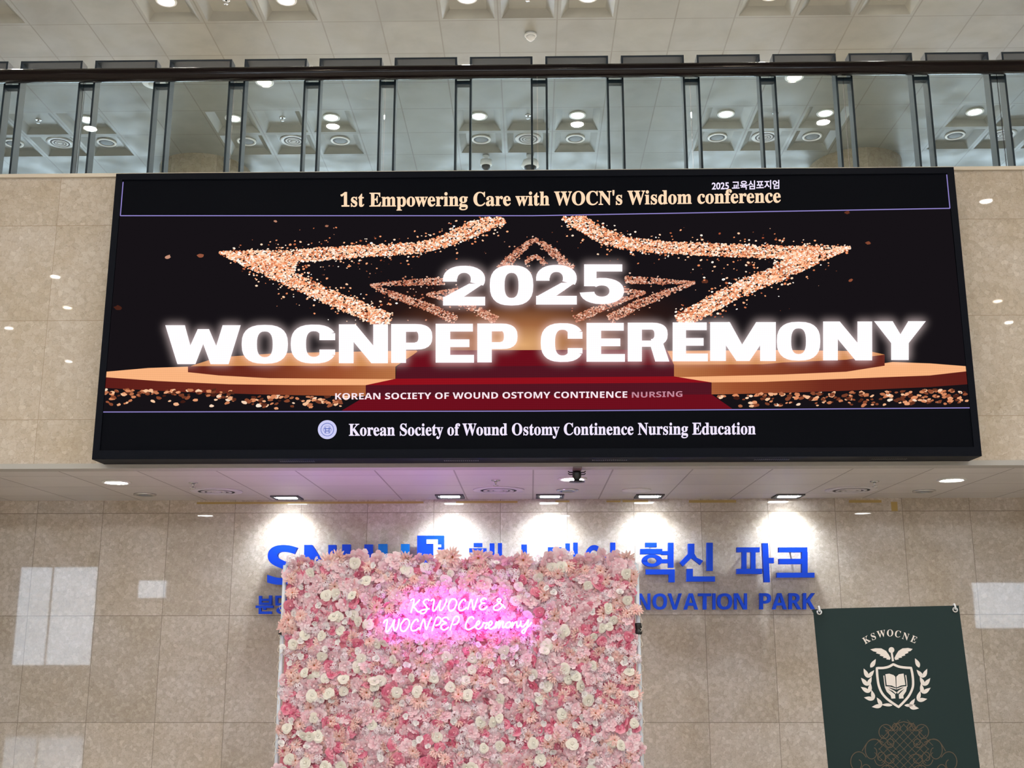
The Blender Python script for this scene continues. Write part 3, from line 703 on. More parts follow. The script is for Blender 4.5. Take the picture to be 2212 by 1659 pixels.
glow_sheet(T1, 8, 4, 'year_bloom_picture', M_BLOOM, .00012); glow_sheet(T2[:7], 8, 4, 'title_bloom_picture', M_BLOOM); glow_sheet(T2[7:], 8, 4, 'title_bloom_picture', M_BLOOM, -.00012)
b = MB(); line_text(b, sans, "KOREAN SOCIETY OF WOUND OSTOMY CONTINENCE", 724, 863, 1355, 859, 13.5, LT, .0); b.obj('ticker_text', emis('ticker white', (1, .82, .88), 1.0, .2), panel, fix=False)
b = MB(); line_text(b, sans, "NURSING", 1365, 859, 1474, 857, 12, LT, .0); b.obj('ticker_text', emis('ticker fading', (.55, .25, .32), 1.0, .2), panel, fix=False)
# round society emblem
b = MB(); spoly(b, [(707+20.5*math.cos(a*PI/16), 928+20.5*math.sin(a*PI/16)) for a in range(32)], LT)
def ring(b, cx, cy, r0, r1, Y, mi, n=32):
    for k in range(n):
        a, c = 2*PI*k/n, 2*PI*(k+1)/n
        spoly(b, [(cx+r0*math.cos(a), cy+r0*math.sin(a)), (cx+r1*math.cos(a), cy+r1*math.sin(a)), (cx+r1*math.cos(c), cy+r1*math.sin(c)), (cx+r0*math.cos(c), cy+r0*math.sin(c))], Y, mi)
ring(b, 707, 928, 13.0, 14.5, LT-.0003, 1); ring(b, 707, 928, 8.5, 9.5, LT-.0003, 1, 6)
for q in (R(702, 923, 704, 935), R(710, 923, 712, 935), R(700, 925, 714, 927), R(704, 930, 710, 932)): spoly(b, q, LT-.0003, 1)
b.obj('round_emblem', [emis('emblem lilac', (.62, .62, .92), 1.0, .1), emis('emblem blue', (.16, .20, .55), 1.0)], panel, fix=False)

# ------------------------------------------------------------------ raised blue letters on the lobby wall
LF = 9.925                 # face plane
def letter(name, polys, label, m=M_BLUE, depth=.05, cat='letter', group='raised blue letters on the marble wall', LF=LF, pin=None):
    """polys: lists of pixel points"""
    b = MB(); allp = []
    for i, q in enumerate(polys):
        pts = [P(x, y, LF)+Vector((0, .0004*(i % 7), 0)) for x, y in q]; allp += pts; b.prism(pts, (0, depth, 0))
    c = sum(allp, Vector())/len(allp); lo = min(p.z for p in allp); hi = max(p.z for p in allp)
    q = polys[0]; s_ = sum((P(x, y, LF) for x, y in q), Vector())/len(q)
    b.lathe([(.006, LF+depth*.5), (.006, LOW_Y)], 10, (s_.x, 0, s_.z), axis='y')
    o = b.obj(name, m)
    return tag(o, label, cat, group)
def sub(ox, oy, s, polys): return [[(ox+x/s, oy+y/s) for x, y in q] for q in polys]
def ringp(cx, cy, rx, ry, ix, iy, n=24):
    return [[(cx+rx*math.cos(a), cy+ry*math.sin(a)), (cx+rx*math.cos(c), cy+ry*math.sin(c)), (cx+ix*math.cos(c), cy+iy*math.sin(c)), (cx+ix*math.cos(a), cy+iy*math.sin(a))]
            for a, c in ((2*PI*k/n, 2*PI*(k+1)/n) for k in range(n))]
sieut = lambda x0, x1, x2, x3, yt, yj, yb: [R(x1, yt, x2, yj-4), [(x1, yj-5), (x1+(x2-x1)*.75, yj-5), ((x1+x2)/2+2, yj+24), (x0+20, yb), (x0, yb-28)], [(x1+(x2-x1)*.25, yj-6), (x2, yj-6), (x2+16, yj+22), (x3, yb-40), (x3-20, yb-12), ((x1+x2)/2-4, yj+22)]]
Z = lambda polys: sub(1240, 1120, 3.16, polys)
letter('hangul_letter', Z([R(487, 165, 565, 195), R(453, 207, 603, 243)] + ringp(533, 287, 70, 43, 32, 21) + [R(643, 165, 680, 335), R(598, 222, 645, 248), R(598, 278, 645, 305), R(490, 347, 688, 382), R(647, 380, 688, 435)]), 'tall blue Hangul letter just right of the flower wall')
letter('hangul_letter', Z(sieut(723, 780, 822, 882, 172, 245, 328) + [R(907, 165, 948, 357), R(770, 343, 812, 430), R(811, 395, 963, 430)]), 'tall blue Hangul letter, second one right of the flower wall')
letter('hangul_letter', Z([R(1112, 197, 1268, 230), R(1147, 229, 1178, 345), R(1208, 229, 1240, 345), R(1112, 343, 1285, 378), [(1285, 168), (1325, 168), (1338, 435), (1298, 435)], R(1322, 268, 1365, 305)]), 'tall blue Hangul letter, second from the right end of the upper line')
letter('hangul_letter', Z([R(1398, 197, 1593, 230), R(1556, 229, 1595, 372), R(1400, 275, 1557, 311), R(1385, 370, 1642, 403)]), 'tall blue Hangul letter at the right end of the upper line')
H = lambda polys: sub(860, 1140, 4.096, polys)
letter('hangul_letter', H([R(668, 135, 745, 168), R(628, 181, 782, 216)] + ringp(705, 262, 64, 46, 30, 22) + [R(810, 137, 852, 318), R(882, 135, 919, 330), R(770, 232, 812, 262), R(660, 340, 919, 372), R(876, 371, 919, 420), R(660, 414, 919, 446), R(660, 445, 702, 500), R(660, 492, 925, 520)]), 'blue Hangul letter half hidden behind flowers, first right of the square blue emblem')
letter('hangul_letter', H(sieut(1020, 1090, 1140, 1212, 148, 240, 345) + [R(1000, 420, 1230, 456)]), 'blue Hangul letter half hidden behind flowers, second right of the square blue emblem')
letter('hangul_letter', H([R(1325, 172, 1447, 206), R(1408, 204, 1447, 440), R(1330, 280, 1410, 312), R(1480, 138, 1520, 480), R(1550, 131, 1590, 510), R(1446, 290, 1482, 322)]), 'blue Hangul letter half hidden behind flowers, third right of the square blue emblem')
letter('hangul_letter', H(ringp(1735, 262, 82, 110, 42, 66, 28) + [R(1878, 131, 1923, 510), R(1815, 250, 1880, 288)]), 'blue Hangul letter half hidden behind flowers, fourth right of the square blue emblem')
def latin(ch, x0, x1, y0, y1, label, m=M_BLUE, depth=.05, off=0.0, name=None, LFv=LF):
    v, f = glyphs(sans(ch), off, 0, 1.0, 6); ax, bx = min(p[0] for p in v), max(p[0] for p in v); ay, by = min(p[1] for p in v), max(p[1] for p in v)
    vs = [P(x0+(p[0]-ax)/(bx-ax)*(x1-x0), y1-(p[1]-ay)/(by-ay)*(y1-y0), LFv) for p in v]
    bm = bmesh.new(); bv = [bm.verts.new(p) for p in vs]
    for q in f:
        try: bm.faces.new([bv[i] for i in q])
        except ValueError: pass
    bmesh.ops.remove_doubles(bm, verts=bm.verts, dist=1e-5)
    r = bmesh.ops.extrude_face_region(bm, geom=list(bm.faces)); ev = [g_ for g_ in r['geom'] if isinstance(g_, bmesh.types.BMVert)]
    bmesh.ops.translate(bm, verts=ev, vec=(0, depth, 0)); bmesh.ops.recalc_face_normals(bm, faces=bm.faces)
    me = bpy.data.meshes.new('latin_letter'); bm.to_mesh(me); bm.free()
    b = MB(); k = min(range(len(vs)), key=lambda i: (vs[i].x-min(p.x for p in vs))**2+(vs[i].z-max(p.z for p in vs))**2)
    b.v = [tuple(p.co) for p in me.vertices]; b.f = [tuple(p.vertices) for p in me.polygons]; b.m = [0]*len(b.f)
    px = min(max(vs[k].x+.012, min(p.x for p in vs)+.01), max(p.x for p in vs)-.008)
    b.lathe([(.005, LFv+depth*.5), (.005, LOW_Y)], 8, (px, 0, vs[k].z-.012), axis='y')
    return tag(b.obj(name or 'latin_letter', m), label, 'letter', 'raised blue letters on the marble wall')
row = [('N', 1378, 1405), ('O', 1410, 1441), ('V', 1443, 1473), ('A', 1477, 1508), ('T', 1508, 1537), ('I', 1539.5, 1546), ('O', 1549, 1582), ('N', 1586, 1614), ('P', 1641, 1666), ('A', 1668, 1700), ('R', 1704, 1731), ('K', 1735, 1761)]
desc = ['small blue capital N beside the flower wall edge', 'small blue capital O before the V', 'small blue capital V in the lower line', 'small blue capital A between V and T', 'small blue capital T in the lower line', 'small blue capital I in the lower line',
        'small blue capital O between I and N', 'small blue capital N ending the first lower word', 'small blue capital P starting the last word', 'small blue capital A between P and R', 'small blue capital R in the last word', 'small blue capital K touching the green banner corner']
for (ch, x0, x1), d in zip(row, desc):
    if ch == 'I': letter('latin_letter', [R(x0, 1281.6, x1, 1316.6)], d, depth=.035, LF=9.955); continue
    latin(ch, x0, x1, 1282-(x0-1378)/400, 1317-(x0-1378)/400, d, depth=.035, LFv=9.955)
latin('S', 577, 643, 1177, 1263, 'big blue capital S at the left of the flower wall', off=.0)
letter('latin_letter', [[(657, 1177), (674, 1177), (680, 1186), (709, 1232), (709, 1177), (726, 1177), (726, 1262), (710, 1262), (674, 1206), (674, 1262), (656, 1262)]], 'big blue capital N right of the big S, mostly behind flowers')
letter('latin_letter', [R(739, 1176, 757, 1240), R(787, 1176, 805, 1240), [(739, 1238), (805, 1238), (798, 1258), (780, 1264), (760, 1264), (745, 1258)]], 'big blue capital U behind flowers, third letter of the wall name')
b_ = letter('latin_letter', [R(817, 1175, 836, 1262), R(866, 1175, 884, 1262), R(834, 1208, 868, 1224)], 'big azure capital H behind flowers left of the square emblem', M_SKYB)
# square emblem
lg = empty('square_emblem', P(930, 1262, LF), 'square blue wall emblem with white key shape above the flowers', 'emblem', 'raised blue letters on the marble wall')
b = MB(); q = [P(x, y, LF) for x, y in ((901, 1157), (959, 1157), (959, 1262), (901, 1262))]; b.prism(q, (0, .06, 0)); b.lathe([(.008, LF+.03), (.008, LOW_Y)], 10, (q[0].x+.1, 0, q[0].z-.1), axis='y'); b.obj('plate', M_BLUE, lg)
b = MB()
for q in sub(540, 1120, 3.16, [R(1205, 143, 1282, 172), R(1252, 171, 1282, 420), R(1281, 178, 1305, 196), R(1281, 212, 1305, 238)]): b.prism([P(x, y, LF-.004) for x, y in q], (0, .004, 0))
b.obj('key_mark', mat('white acrylic', (.85, .88, .9), .3), lg)
K = lambda polys: sub(540, 1120, 3.16, polys)
letter('hangul_letter', K([R(60, 528, 79, 590), R(128, 525, 148, 588), R(78, 548, 130, 562), R(60, 574, 148, 590), R(38, 594, 158, 611), R(88, 610, 108, 624), R(58, 612, 76, 652), R(75, 634, 148, 652)]), 'small blue Hangul letter at the left end of the lower line', depth=.035, LF=9.955)
letter('hangul_letter', K([R(172, 527, 215, 543), R(172, 542, 190, 585), R(172, 578, 220, 594), R(226, 522, 242, 596), R(240, 552, 256, 566)] + ringp(215, 628, 36, 24, 18, 10)), 'small blue Hangul letter partly behind the flower wall pole at left', depth=.035, LF=9.955)

# ------------------------------------------------------------------ flower wall
FWY = 7.42
FX_0, FX_1, FZ1 = -1.625, .69, EYE+.50
fw = empty('flower_wall', ((FX_0+FX_1)/2, FWY+.05, 0), 'pink and cream artificial flower wall on a white tube frame', 'flower wall')
def fmat(name, c0, c1, rough=.6):
    m = bpy.data.materials.new(name); m.use_nodes = True; m.node_tree.nodes.clear(); N = NT(m); ge = N.n('ShaderNodeNewGeometry')
    c = N.ramp(ge.outputs['Random Per Island'], [(0, c0), (1, c1)])
    d = N.n('ShaderNodeBsdfDiffuse'); t = N.n('ShaderNodeBsdfTranslucent'); mx = N.n('ShaderNodeMixShader'); mx.inputs[0].default_value = .25; o = N.n('ShaderNodeOutputMaterial')
    N.l(c, d.inputs[0]); N.l(c, t.inputs[0]); N.l(d.outputs[0], mx.inputs[1]); N.l(t.outputs[0], mx.inputs[2]); N.l(mx.outputs[0], o.inputs[0]); return m
FM = {'cream': fmat('cream petals', (.89, .86, .77), (.94, .92, .86)), 'white': fmat('white petals', (.88, .86, .85), (.94, .92, .92)),
      'rose': fmat('rose petals', (.72, .14, .26), (.92, .46, .56)), 'blush': fmat('blush petals', (.90, .58, .65), (.97, .82, .86)), 'peach': fmat('peach petals', (.90, .55, .52), (.96, .78, .74)),
      'lilac': fmat('lilac white petals', (.88, .74, .81), (.96, .89, .93)), 'heart': mat('orange brown stamens', (.42, .12, .03), .7), 'leafy': mat('dark gap', (.22, .05, .06), .8)}
def grid_faces(nu, nv, k=0): return [(k+i*nv+j, k+(i+1)*nv+j, k+(i+1)*nv+j+1, k+i*nv+j+1) for i in range(nu-1) for j in range(nv-1)]
def bloom(R_, n, tmax, ln, wd, flat=.6, base=.30, frill=.0, nu=4, nv=3):
    """petals spiralling out from an upright heart to a spread rim"""
    b = MB(); az0 = random.random()*6
    for k in range(n):
        f = (k+.5)/n; t = tmax*f**.62; az = az0+k*2.39996+random.uniform(-.15, .15)
        er = Vector((math.cos(az), math.sin(az), 0)); ea = Vector((-math.sin(az), math.cos(az), 0)); ez = Vector((0, 0, 1))
        p0 = er*(base*f**.7+.02)+ez*(.10*(1-f)); L = ln*(.75+.35*f)*random.uniform(.88, 1.12); W = wd*(.45+.75*f); vs = []
        for i in range(nu):
            u = -1+2*i/(nu-1)
            for j in range(nv):
                v = j/(nv-1); a = t*(.55+.5*v); d = er*math.sin(a)+ez*math.cos(a)*flat
                p = p0+d*(L*v)*(1-.14*u*u*v)+ea*(u*W*(.35+.65*math.sin(min(1, v*1.3)*PI/2)))-er*(.22*u*u*W)
                p += ez*(frill*(1 if (i % 2) else -1)*v)
                vs.append(p*R_)
        b.add(vs, grid_faces(nu, nv))
    b.lathe([(R_*.19, 0), (R_*.20, R_*.24), (R_*.14, R_*.40), (1e-5, R_*.46)], 9)
    return b
def dahlia(R_, layers, wid):
    b = MB()
    for n, ln, lift in layers:
        a = random.random()*6
        for k in range(n):
            ang = a+2*PI*k/n+random.uniform(-.12, .12); L = ln*random.uniform(.85, 1.12); ca, sa = math.cos(ang), math.sin(ang); vs = []
            for t, wd, zz in ((.08, .25, .0), (.45, .9, .75), (.8, .8, 1.0), (1.0, .22, .82)):
                for s in (-1, 0, 1):
                    rr = t*L; off = s*wd*wid
                    vs.append((R_*(rr*ca-off*sa), R_*(rr*sa+off*ca), R_*(lift*zz*L+(.10*abs(s)*wd))))
            b.add(vs, grid_faces(4, 3))
    b.lathe([(R_*.13, R_*.02), (R_*.10, R_*.16), (1e-5, R_*.2)], 8, mi=1)
    return b
def hydrangea(R_, n=13):
    b = MB()
    for k in range(n):
        t = math.acos(1-.85*(k+.5)/n); a = k*2.39996; d = Vector((math.sin(t)*math.cos(a), math.sin(t)*math.sin(a), math.cos(t)))
        e1 = d.cross(Vector((.3, .9, .1))).normalized(); e2 = d.cross(e1); c = d*R_*.8+Vector((0, 0, -R_*.25)); r = R_*.36; a0 = random.random()*2
        for q in range(4):
            an = a0+q*PI/2; u = e1*math.cos(an)+e2*math.sin(an); w_ = e2*math.cos(an)-e1*math.sin(an)
            b.add([c-d*r*.1, c+u*r*.55-w_*r*.42+d*r*.15, c+u*r*1.05, c+u*r*.55+w_*r*.42+d*r*.15], [(0, 1, 2, 3)])
    return b
random.seed(11)
PROTO = {
 'cream_rose': (bloom(.038, 17, 1.45, .62, .50, .62, .36), ['cream']),
 'white_bud': (bloom(.025, 9, .95, .75, .52, .8, .32), ['white']),
 'pink_rose': (bloom(.041, 20, 1.5, .58, .42, .58, .40), ['rose']),
 'blush_peony': (bloom(.048, 32, 1.45, .60, .27, .6, .42, .05), ['blush']),
 'peach_dahlia': (dahlia(.046, [(14, 1.0, .20), (12, .82, .42), (9, .58, .75)], .155), ['peach', 'heart']),
 'lilac_hydrangea': (hydrangea(.036), ['lilac']),
}
WT = [('cream_rose', 9), ('white_bud', 9), ('pink_rose', 16), ('blush_peony', 35), ('peach_dahlia', 17), ('lilac_hydrangea', 19)]
FME = {k: b.mesh(k, [FM[m] for m in ms], True) for k, (b, ms) in PROTO.items()}
b = MB(); b.box(FX_0, FX_1, FWY+.03, FWY+.05, .10, FZ1-.03)
o = b.obj('backing_panel', mat('pink mesh backing', (.66, .20, .26), .8), fw)
SP_ = .051
spots = []
z = FZ1-.035; j = 0
while z > .16:
    x = FX_0+.035+(SP_/2 if j % 2 else 0)
    while x < FX_1-.02:
        spots.append((x+random.uniform(-.018, .018), z+random.uniform(-.016, .016), 0)); x += SP_
    z -= SP_*.9; j += 1
for i in range(30):          # ragged top edge and sides
    x = FX_0+(FX_1-FX_0)*(i+.5)/30+random.uniform(-.02, .02); spots.append((x, FZ1+random.uniform(-.014, .020), 1))
for i in range(14):
    for xx in (FX_0+.005, FX_1-.005):
        if random.random() < .7: spots.append((xx+random.uniform(-.01, .012), FZ1-.1-i*.11+random.uniform(-.03, .03), 2))
stuff = MB(); SM = ['cream', 'white', 'rose', 'blush', 'peach', 'lilac', 'heart']
cnt = {k: 0 for k in FME}
def orient(tx, tz, rot, s):
    # local z (face of the flower) -> -Y of the world
    return Matrix.Rotation(tx, 4, 'X') @ Matrix.Rotation(tz, 4, 'Z') @ Matrix.Rotation(PI/2, 4, 'X') @ Matrix.Rotation(rot, 4, 'Z') @ Matrix.Scale(s, 4)
def to_stuff(kind, M):
    pb, ms = PROTO[kind]; mi = [SM.index(m) for m in ms]; k = len(stuff.v)
    stuff.v += [tuple(M @ Vector(v)) for v in pb.v]; stuff.f += [tuple(i+k for i in f) for f in pb.f]; stuff.m += [mi[m] for m in pb.m]
random.shuffle(spots)
INV = Matrix.Translation(fw.location).inverted()
for x, z, edge in spots:
    kind = random.choices([k for k, _ in WT], [w_ for _, w_ in WT])[0]
    if edge == 1: kind = random.choice(['blush_peony', 'blush_peony', 'blush_peony', 'lilac_hydrangea', 'peach_dahlia'])
    depth = random.uniform(.0, .030)
    if kind in ('cream_rose', 'white_bud'): depth = random.uniform(-.022, .004)
    M = Matrix.Translation((x, FWY+depth, z)) @ orient(random.gauss(0, .35)+(.5 if edge == 1 else 0), random.gauss(0, .35), random.random()*6.28, random.uniform(.85, 1.18)*(1.4 if edge == 1 else 1))
    if z > EYE-.80 and cnt[kind] < 100:
        o = bpy.data.objects.new(kind, FME[kind]); COL.objects.link(o); o.parent = fw; o.matrix_parent_inverse = INV; o.matrix_world = M; o.matrix_basis = M; cnt[kind] += 1
    else: to_stuff(kind, M)
for _ in range(1900):        # small blossoms filling the gaps
    x, z = random.uniform(FX_0, FX_1), random.uniform(.12, FZ1-.01)
    kind = random.choices(['pink_rose', 'blush_peony', 'lilac_hydrangea', 'peach_dahlia'], [9, 5, 3, 3])[0]
    M = Matrix.Translation((x, FWY+random.uniform(.008, .026), z)) @ orient(random.gauss(0, .5), random.gauss(0, .5), random.random()*6.28, random.uniform(.55, .85)); to_stuff(kind, M)
o = stuff.obj('filler_blossoms', [FM[m] for m in SM], fw, True, fix=False); o['kind'] = 'stuff'
for i, xx in enumerate((FX_0-.024, FX_1+.022)):
    b = MB(); b.tube([(xx, FWY+.04, .02), (xx, FWY+.04, FZ1-.03)], .0135, 14); o = b.obj('upright_pole', M_POLE, fw, True)
    b = MB(); b.lathe([(.017, EYE+.012), (.025, EYE+.018), (.025, EYE+.040), (.019, EYE+.046), (.022, EYE+.052), (.026, EYE+.07), (.026, EYE+.084), (.017, EYE+.088)], 18, (xx, FWY+.04, 0)); b.obj('clamp_collar', M_BLACKP, fw, True)
    b = MB(); b.box(xx-.10, xx+.10, FWY-.14, FWY+.22, 0, .02); b.obj('foot_plate', M_POLE, fw)
b = MB(); b.tube([(FX_0-.024, FWY+.055, FZ1-.03), (FX_1+.022, FWY+.055, FZ1-.03)], .0125, 12); b.obj('top_bar', M_POLE, fw, True)
for s_, xx in ((-1, FX_0-.03), (1, FX_1+.03)):
    for k in range(7):
        zz = EYE+.22-k*.17+random.uniform(-.03, .03); pts = [(xx-s_*.02, FWY+.03, zz)]
        for q in range(1, 9): pts.append((xx+s_*(.004+.012*math.sin(q*1.1+k)), FWY+.02, zz-.018*q*random.uniform(.8, 1.1)))
        b = MB(); b.tube(pts, .0018, 5); b.obj('tie_string', M_STRING, fw, True)

# added unseen uplight, a guessed source for the purple tint on the soffit
e = empty('added_floor_uplight', (0, 0, 0), 'added unseen purple uplight on the floor behind the flower wall', 'added light')
b = MB(); b.lathe([(.07, 0), (.09, .01), (.09, .12), (.075, .13), (.07, .12)], 24); b.obj('housing', M_BLACKP, e, True)
b = MB(); b.lathe([(1e-5, .125), (.07, .125)], 24); b.obj('lens', mat('purple lens', (.4, .1, .8), .3, emit=(.35, .10, 1.0), es=4), e, fix=False)
e.location = (-1.1, 7.85, 0)
ld = bpy.data.lights.new('added_uplight_beam', 'SPOT'); ld.energy = 210; ld.color = (.68, .30, .92); ld.spot_size = math.radians(84); ld.spot_blend = 1.0; ld.shadow_soft_size = .06
lo = bpy.data.objects.new('added_uplight_beam', ld); COL.objects.link(lo); lo.location = (-1.1, 7.85, .14); lo.rotation_euler = (math.radians(180-14), 0, 0)

# ------------------------------------------------------------------ neon sign
def cr(pts, n=5, closed=False):
    out = []; N_ = len(pts)
    for i in range(N_ if closed else N_-1):
        p0 = pts[(i-1) % N_] if (i > 0 or closed) else pts[i]; p1 = pts[i]; p2 = pts[(i+1) % N_]; p3 = pts[(i+2) % N_] if (i < N_-2 or closed) else p2
        for k in range(n):
            t = k/n; out.append(tuple(.5*((2*p1[c])+(-p0[c]+p2[c])*t+(2*p0[c]-5*p1[c]+4*p2[c]-p3[c])*t*t+(-p0[c]+3*p1[c]-3*p2[c]+p3[c])*t**3) for c in (0, 1)))
    if not closed: out.append(pts[-1])
    return out
NEON = [
 [[(505,225),(520,205),(545,200),(548,225),(532,290),(510,372)], [(622,205),(585,250),(545,292),(572,325),(600,360),(632,352)]],
 [[(738,222),(724,202),(690,208),(668,240),(688,272),(712,308),(702,352),(668,380),(630,370),(632,350),(665,335),(745,320)]],
 [[(758,225),(785,203),(802,222),(785,318),(800,350),(845,295),(885,215),(868,305),(886,346),(928,292),(955,225),(950,198)]],
 [[(1015,208),(985,265),(985,325),(1018,350),(1062,310),(1085,240),(1065,203),(1030,200)], 1],
 [[(1198,232),(1182,202),(1145,225),(1112,290),(1122,338),(1165,338),(1215,300)]],
 [[(1222,335),(1255,225),(1268,205),(1280,235),(1292,322),(1303,325),(1330,240),(1350,190)]],
 [[(1462,208),(1432,186),(1392,212),(1400,245),(1442,250),(1398,258),(1372,300),(1395,332),(1440,322),(1472,290)]],
 [[(1698,318),(1655,270),(1604,230),(1597,203),(1624,195),(1640,215),(1602,262),(1552,298),(1560,335),(1610,336),(1656,295),(1682,268)]],
 [[(163,505),(190,465),(214,468),(196,580),(212,612),(268,535),(305,455),(290,555),(313,596),(350,535),(362,445)]],
 [[(425,462),(382,525),(385,590),(430,602),(475,550),(492,490),(468,452),(440,452)], 1],
 [[(602,485),(590,455),(555,470),(513,540),(523,594),(570,592),(615,555)]],
 [[(620,590),(655,480),(675,455),(686,500),(702,582),(745,478),(772,425)]],
 [[(775,602),(805,500),(832,436),(862,428),(890,455),(870,510),(818,532)]],
 [[(988,462),(960,430),(915,440),(910,475),(955,500),(905,520),(888,562),(930,588),(988,550)]],
 [[(1000,592),(1030,500),(1062,425),(1100,418),(1116,450),(1090,505),(1040,522)]],
 [[(1302,455),(1285,424),(1245,435),(1205,500),(1198,560),(1235,583),(1290,558),(1325,535)]],
 [[(1325,535),(1372,505),(1364,475),(1338,495),(1328,555),(1362,576),(1405,545)]],
 [[(1405,545),(1425,495),(1440,503),(1472,498),(1452,540),(1446,570),(1485,552)]],
 [[(1485,548),(1528,508),(1520,476),(1492,500),(1488,558),(1520,574),(1560,545)]],
 [[(1562,574),(1582,492),(1590,500),(1578,568),(1608,490),(1626,486),(1614,564),(1648,490),(1670,488),(1662,556),(1700,545)]],
 [[(1740,488),(1705,515),(1705,555),(1742,556),(1766,520),(1758,492)], 1],
 [[(1778,492),(1790,500),(1778,562),(1808,505),(1838,486),(1842,525),(1850,555),(1885,520)]],
 [[(1895,468),(1890,528),(1918,547),(1958,505),(1988,462),(1962,570),(1930,628),(1904,615),(1925,586),(1985,545),(2030,490)]],
]
M_NEON = mat('neon tube', (1, .7, .95), .4, emit=(.86, .042, .95), es=11.5)
NY = 7.339
neon = empty('neon_sign', P(985, 1360, NY), 'glowing pink script neon sign hung on the flower wall', 'neon sign')
for gi, g_ in enumerate(NEON):
    closed = 1 in g_; b = MB()
    for st in g_:
        if st == 1: continue
        pts = [P(800+x/5.82, 1260+y/5.82, NY) for x, y in cr(st, 5, closed)]
        b.tube(pts, .0058, 8, closed)
    b.obj('letter_tube', M_NEON, neon, True)
for px, py in ((905, 1300), (1060, 1300), (850, 1350), (990, 1345), (1120, 1345)):
    c = P(px, py, NY); b = MB(); b.tube([(c.x, NY, c.z), (c.x, FWY+.03, c.z)], .002, 6); b.obj('stand_off', M_WHITE, neon)

# ------------------------------------------------------------------ green banner
p_tl, p_tr = P(1760, 1315, 7.08), P(2071, 1308, 7.08)
bn = Vector((0, -1, .07)).normalized(); bp0 = (p_tl+p_tr)/2
def B_(x, y, lift=0.0): return PP(x, y, bp0+bn*lift, bn)
def C_(x, y, lift=.0012): return B_(1700+x/4.32, 1280+y/4.32, lift)
tl, tr, bl, br = B_(1760, 1315), B_(2071, 1308), B_(1793, 1659), B_(2117, 1659)
dl = (bl-tl).normalized(); dr = (br-tr).normalized(); kl, kr = (tl.z-.16)/-dl.z, (tr.z-.16)/-dr.z
BL, BR = tl+dl*kl, tr+dr*kr
ban = empty('banner_stand', ((BL+BR)/2).to_3d()*1.0, 'dark green crest banner on a cross pole stand at the right', 'banner')
ban.location.z = 0
def fabric(name, c):
    m = mat(name, c, .5, spec=.22); return m
M_GREEN = fabric('dark green banner fabric', (.008, .022, .022)); M_PRINT = mat('cream print', (.72, .66, .62), .55); M_ORN = mat('bronze print', (.085, .055, .028), .5)
b = MB(); NU, NV = 16, 40
vs = []
for i in range(NU+1):
    for j in range(NV+1):
        u, v = i/NU, j/NV; p = (tl.lerp(tr, u)).lerp(BL.lerp(BR, u), v)
        if u < .2: p = p - bn*(.045*((.2-u)/.2)**2)
        vs.append(p)
b.add(vs, [(i*(NV+1)+j, (i+1)*(NV+1)+j, (i+1)*(NV+1)+j+1, i*(NV+1)+j+1) for i in range(NU) for j in range(NV)])
vs2 = [Vector(v)-bn*.001 for v in vs]; b.add(vs2, [(i*(NV+1)+j, i*(NV+1)+j+1, (i+1)*(NV+1)+j+1, (i+1)*(NV+1)+j) for i in range(NU) for j in range(NV)])
sheet = b.obj('banner_sheet', M_GREEN, ban, True, fix=False)
def ribbon(b, pts, wd, f=C_, closed=False, lift=.0012):
    n = len(pts); L_ = []; R2 = []
    for i in range(n):
        a = pts[i-1] if (i > 0 or closed) else pts[i]; c = pts[(i+1) % n] if (i < n-1 or closed) else pts[i]
        dx, dy = c[0]-a[0], c[1]-a[1]; d = math.hypot(dx, dy) or 1; nx, ny = -dy/d*wd/2, dx/d*wd/2
        L_.append(f(pts[i][0]+nx, pts[i][1]+ny, lift)); R2.append(f(pts[i][0]-nx, pts[i][1]-ny, lift))
    b.add(L_+R2, [(i, (i+1) % n, n+(i+1) % n, n+i) for i in range(n if closed else n-1)])
b = MB()
for ch, cx, cy, rot, hh in (('K', 742, 440, -30, 62), ('S', 806, 410, -20, 62), ('W', 880, 385, -10, 62), ('O', 962, 377, 0, 62), ('C', 1034, 386, 10, 62), ('N', 1108, 409, 18, 62), ('E', 1184, 436, 24, 62)):
    v, f = glyphs(serif(ch)); Hc = cap(serif); ax, bx = min(p[0] for p in v), max(p[0] for p in v); r = math.radians(rot); out = []
    for p in v:
        u, t = (p[0]-(ax+bx)/2)*hh/Hc*.92, (p[1]-Hc/2)*hh/Hc
        out.append(C_(cx+u*math.cos(r)+t*math.sin(r), cy+u*math.sin(r)-t*math.cos(r)))
    b.add(out, f)
b.obj('arched_lettering', M_PRINT, sheet, fix=False)
b = MB()
sh = cr([(990,670),(950,692),(900,703),(838,704)], 4)+cr([(838,704),(843,780),(856,865),(885,935),(930,988),(985,1030),(1042,1068)], 4)+cr([(1042,1068),(1095,1015),(1140,960),(1172,890),(1177,830),(1170,760),(1158,703)], 4)+cr([(1158,703),(1100,700),(1040,690),(992,668)], 4)
ribbon(b, [p for i, p in enumerate(sh) if i == 0 or p != sh[i-1]][:-1], 22, closed=True)
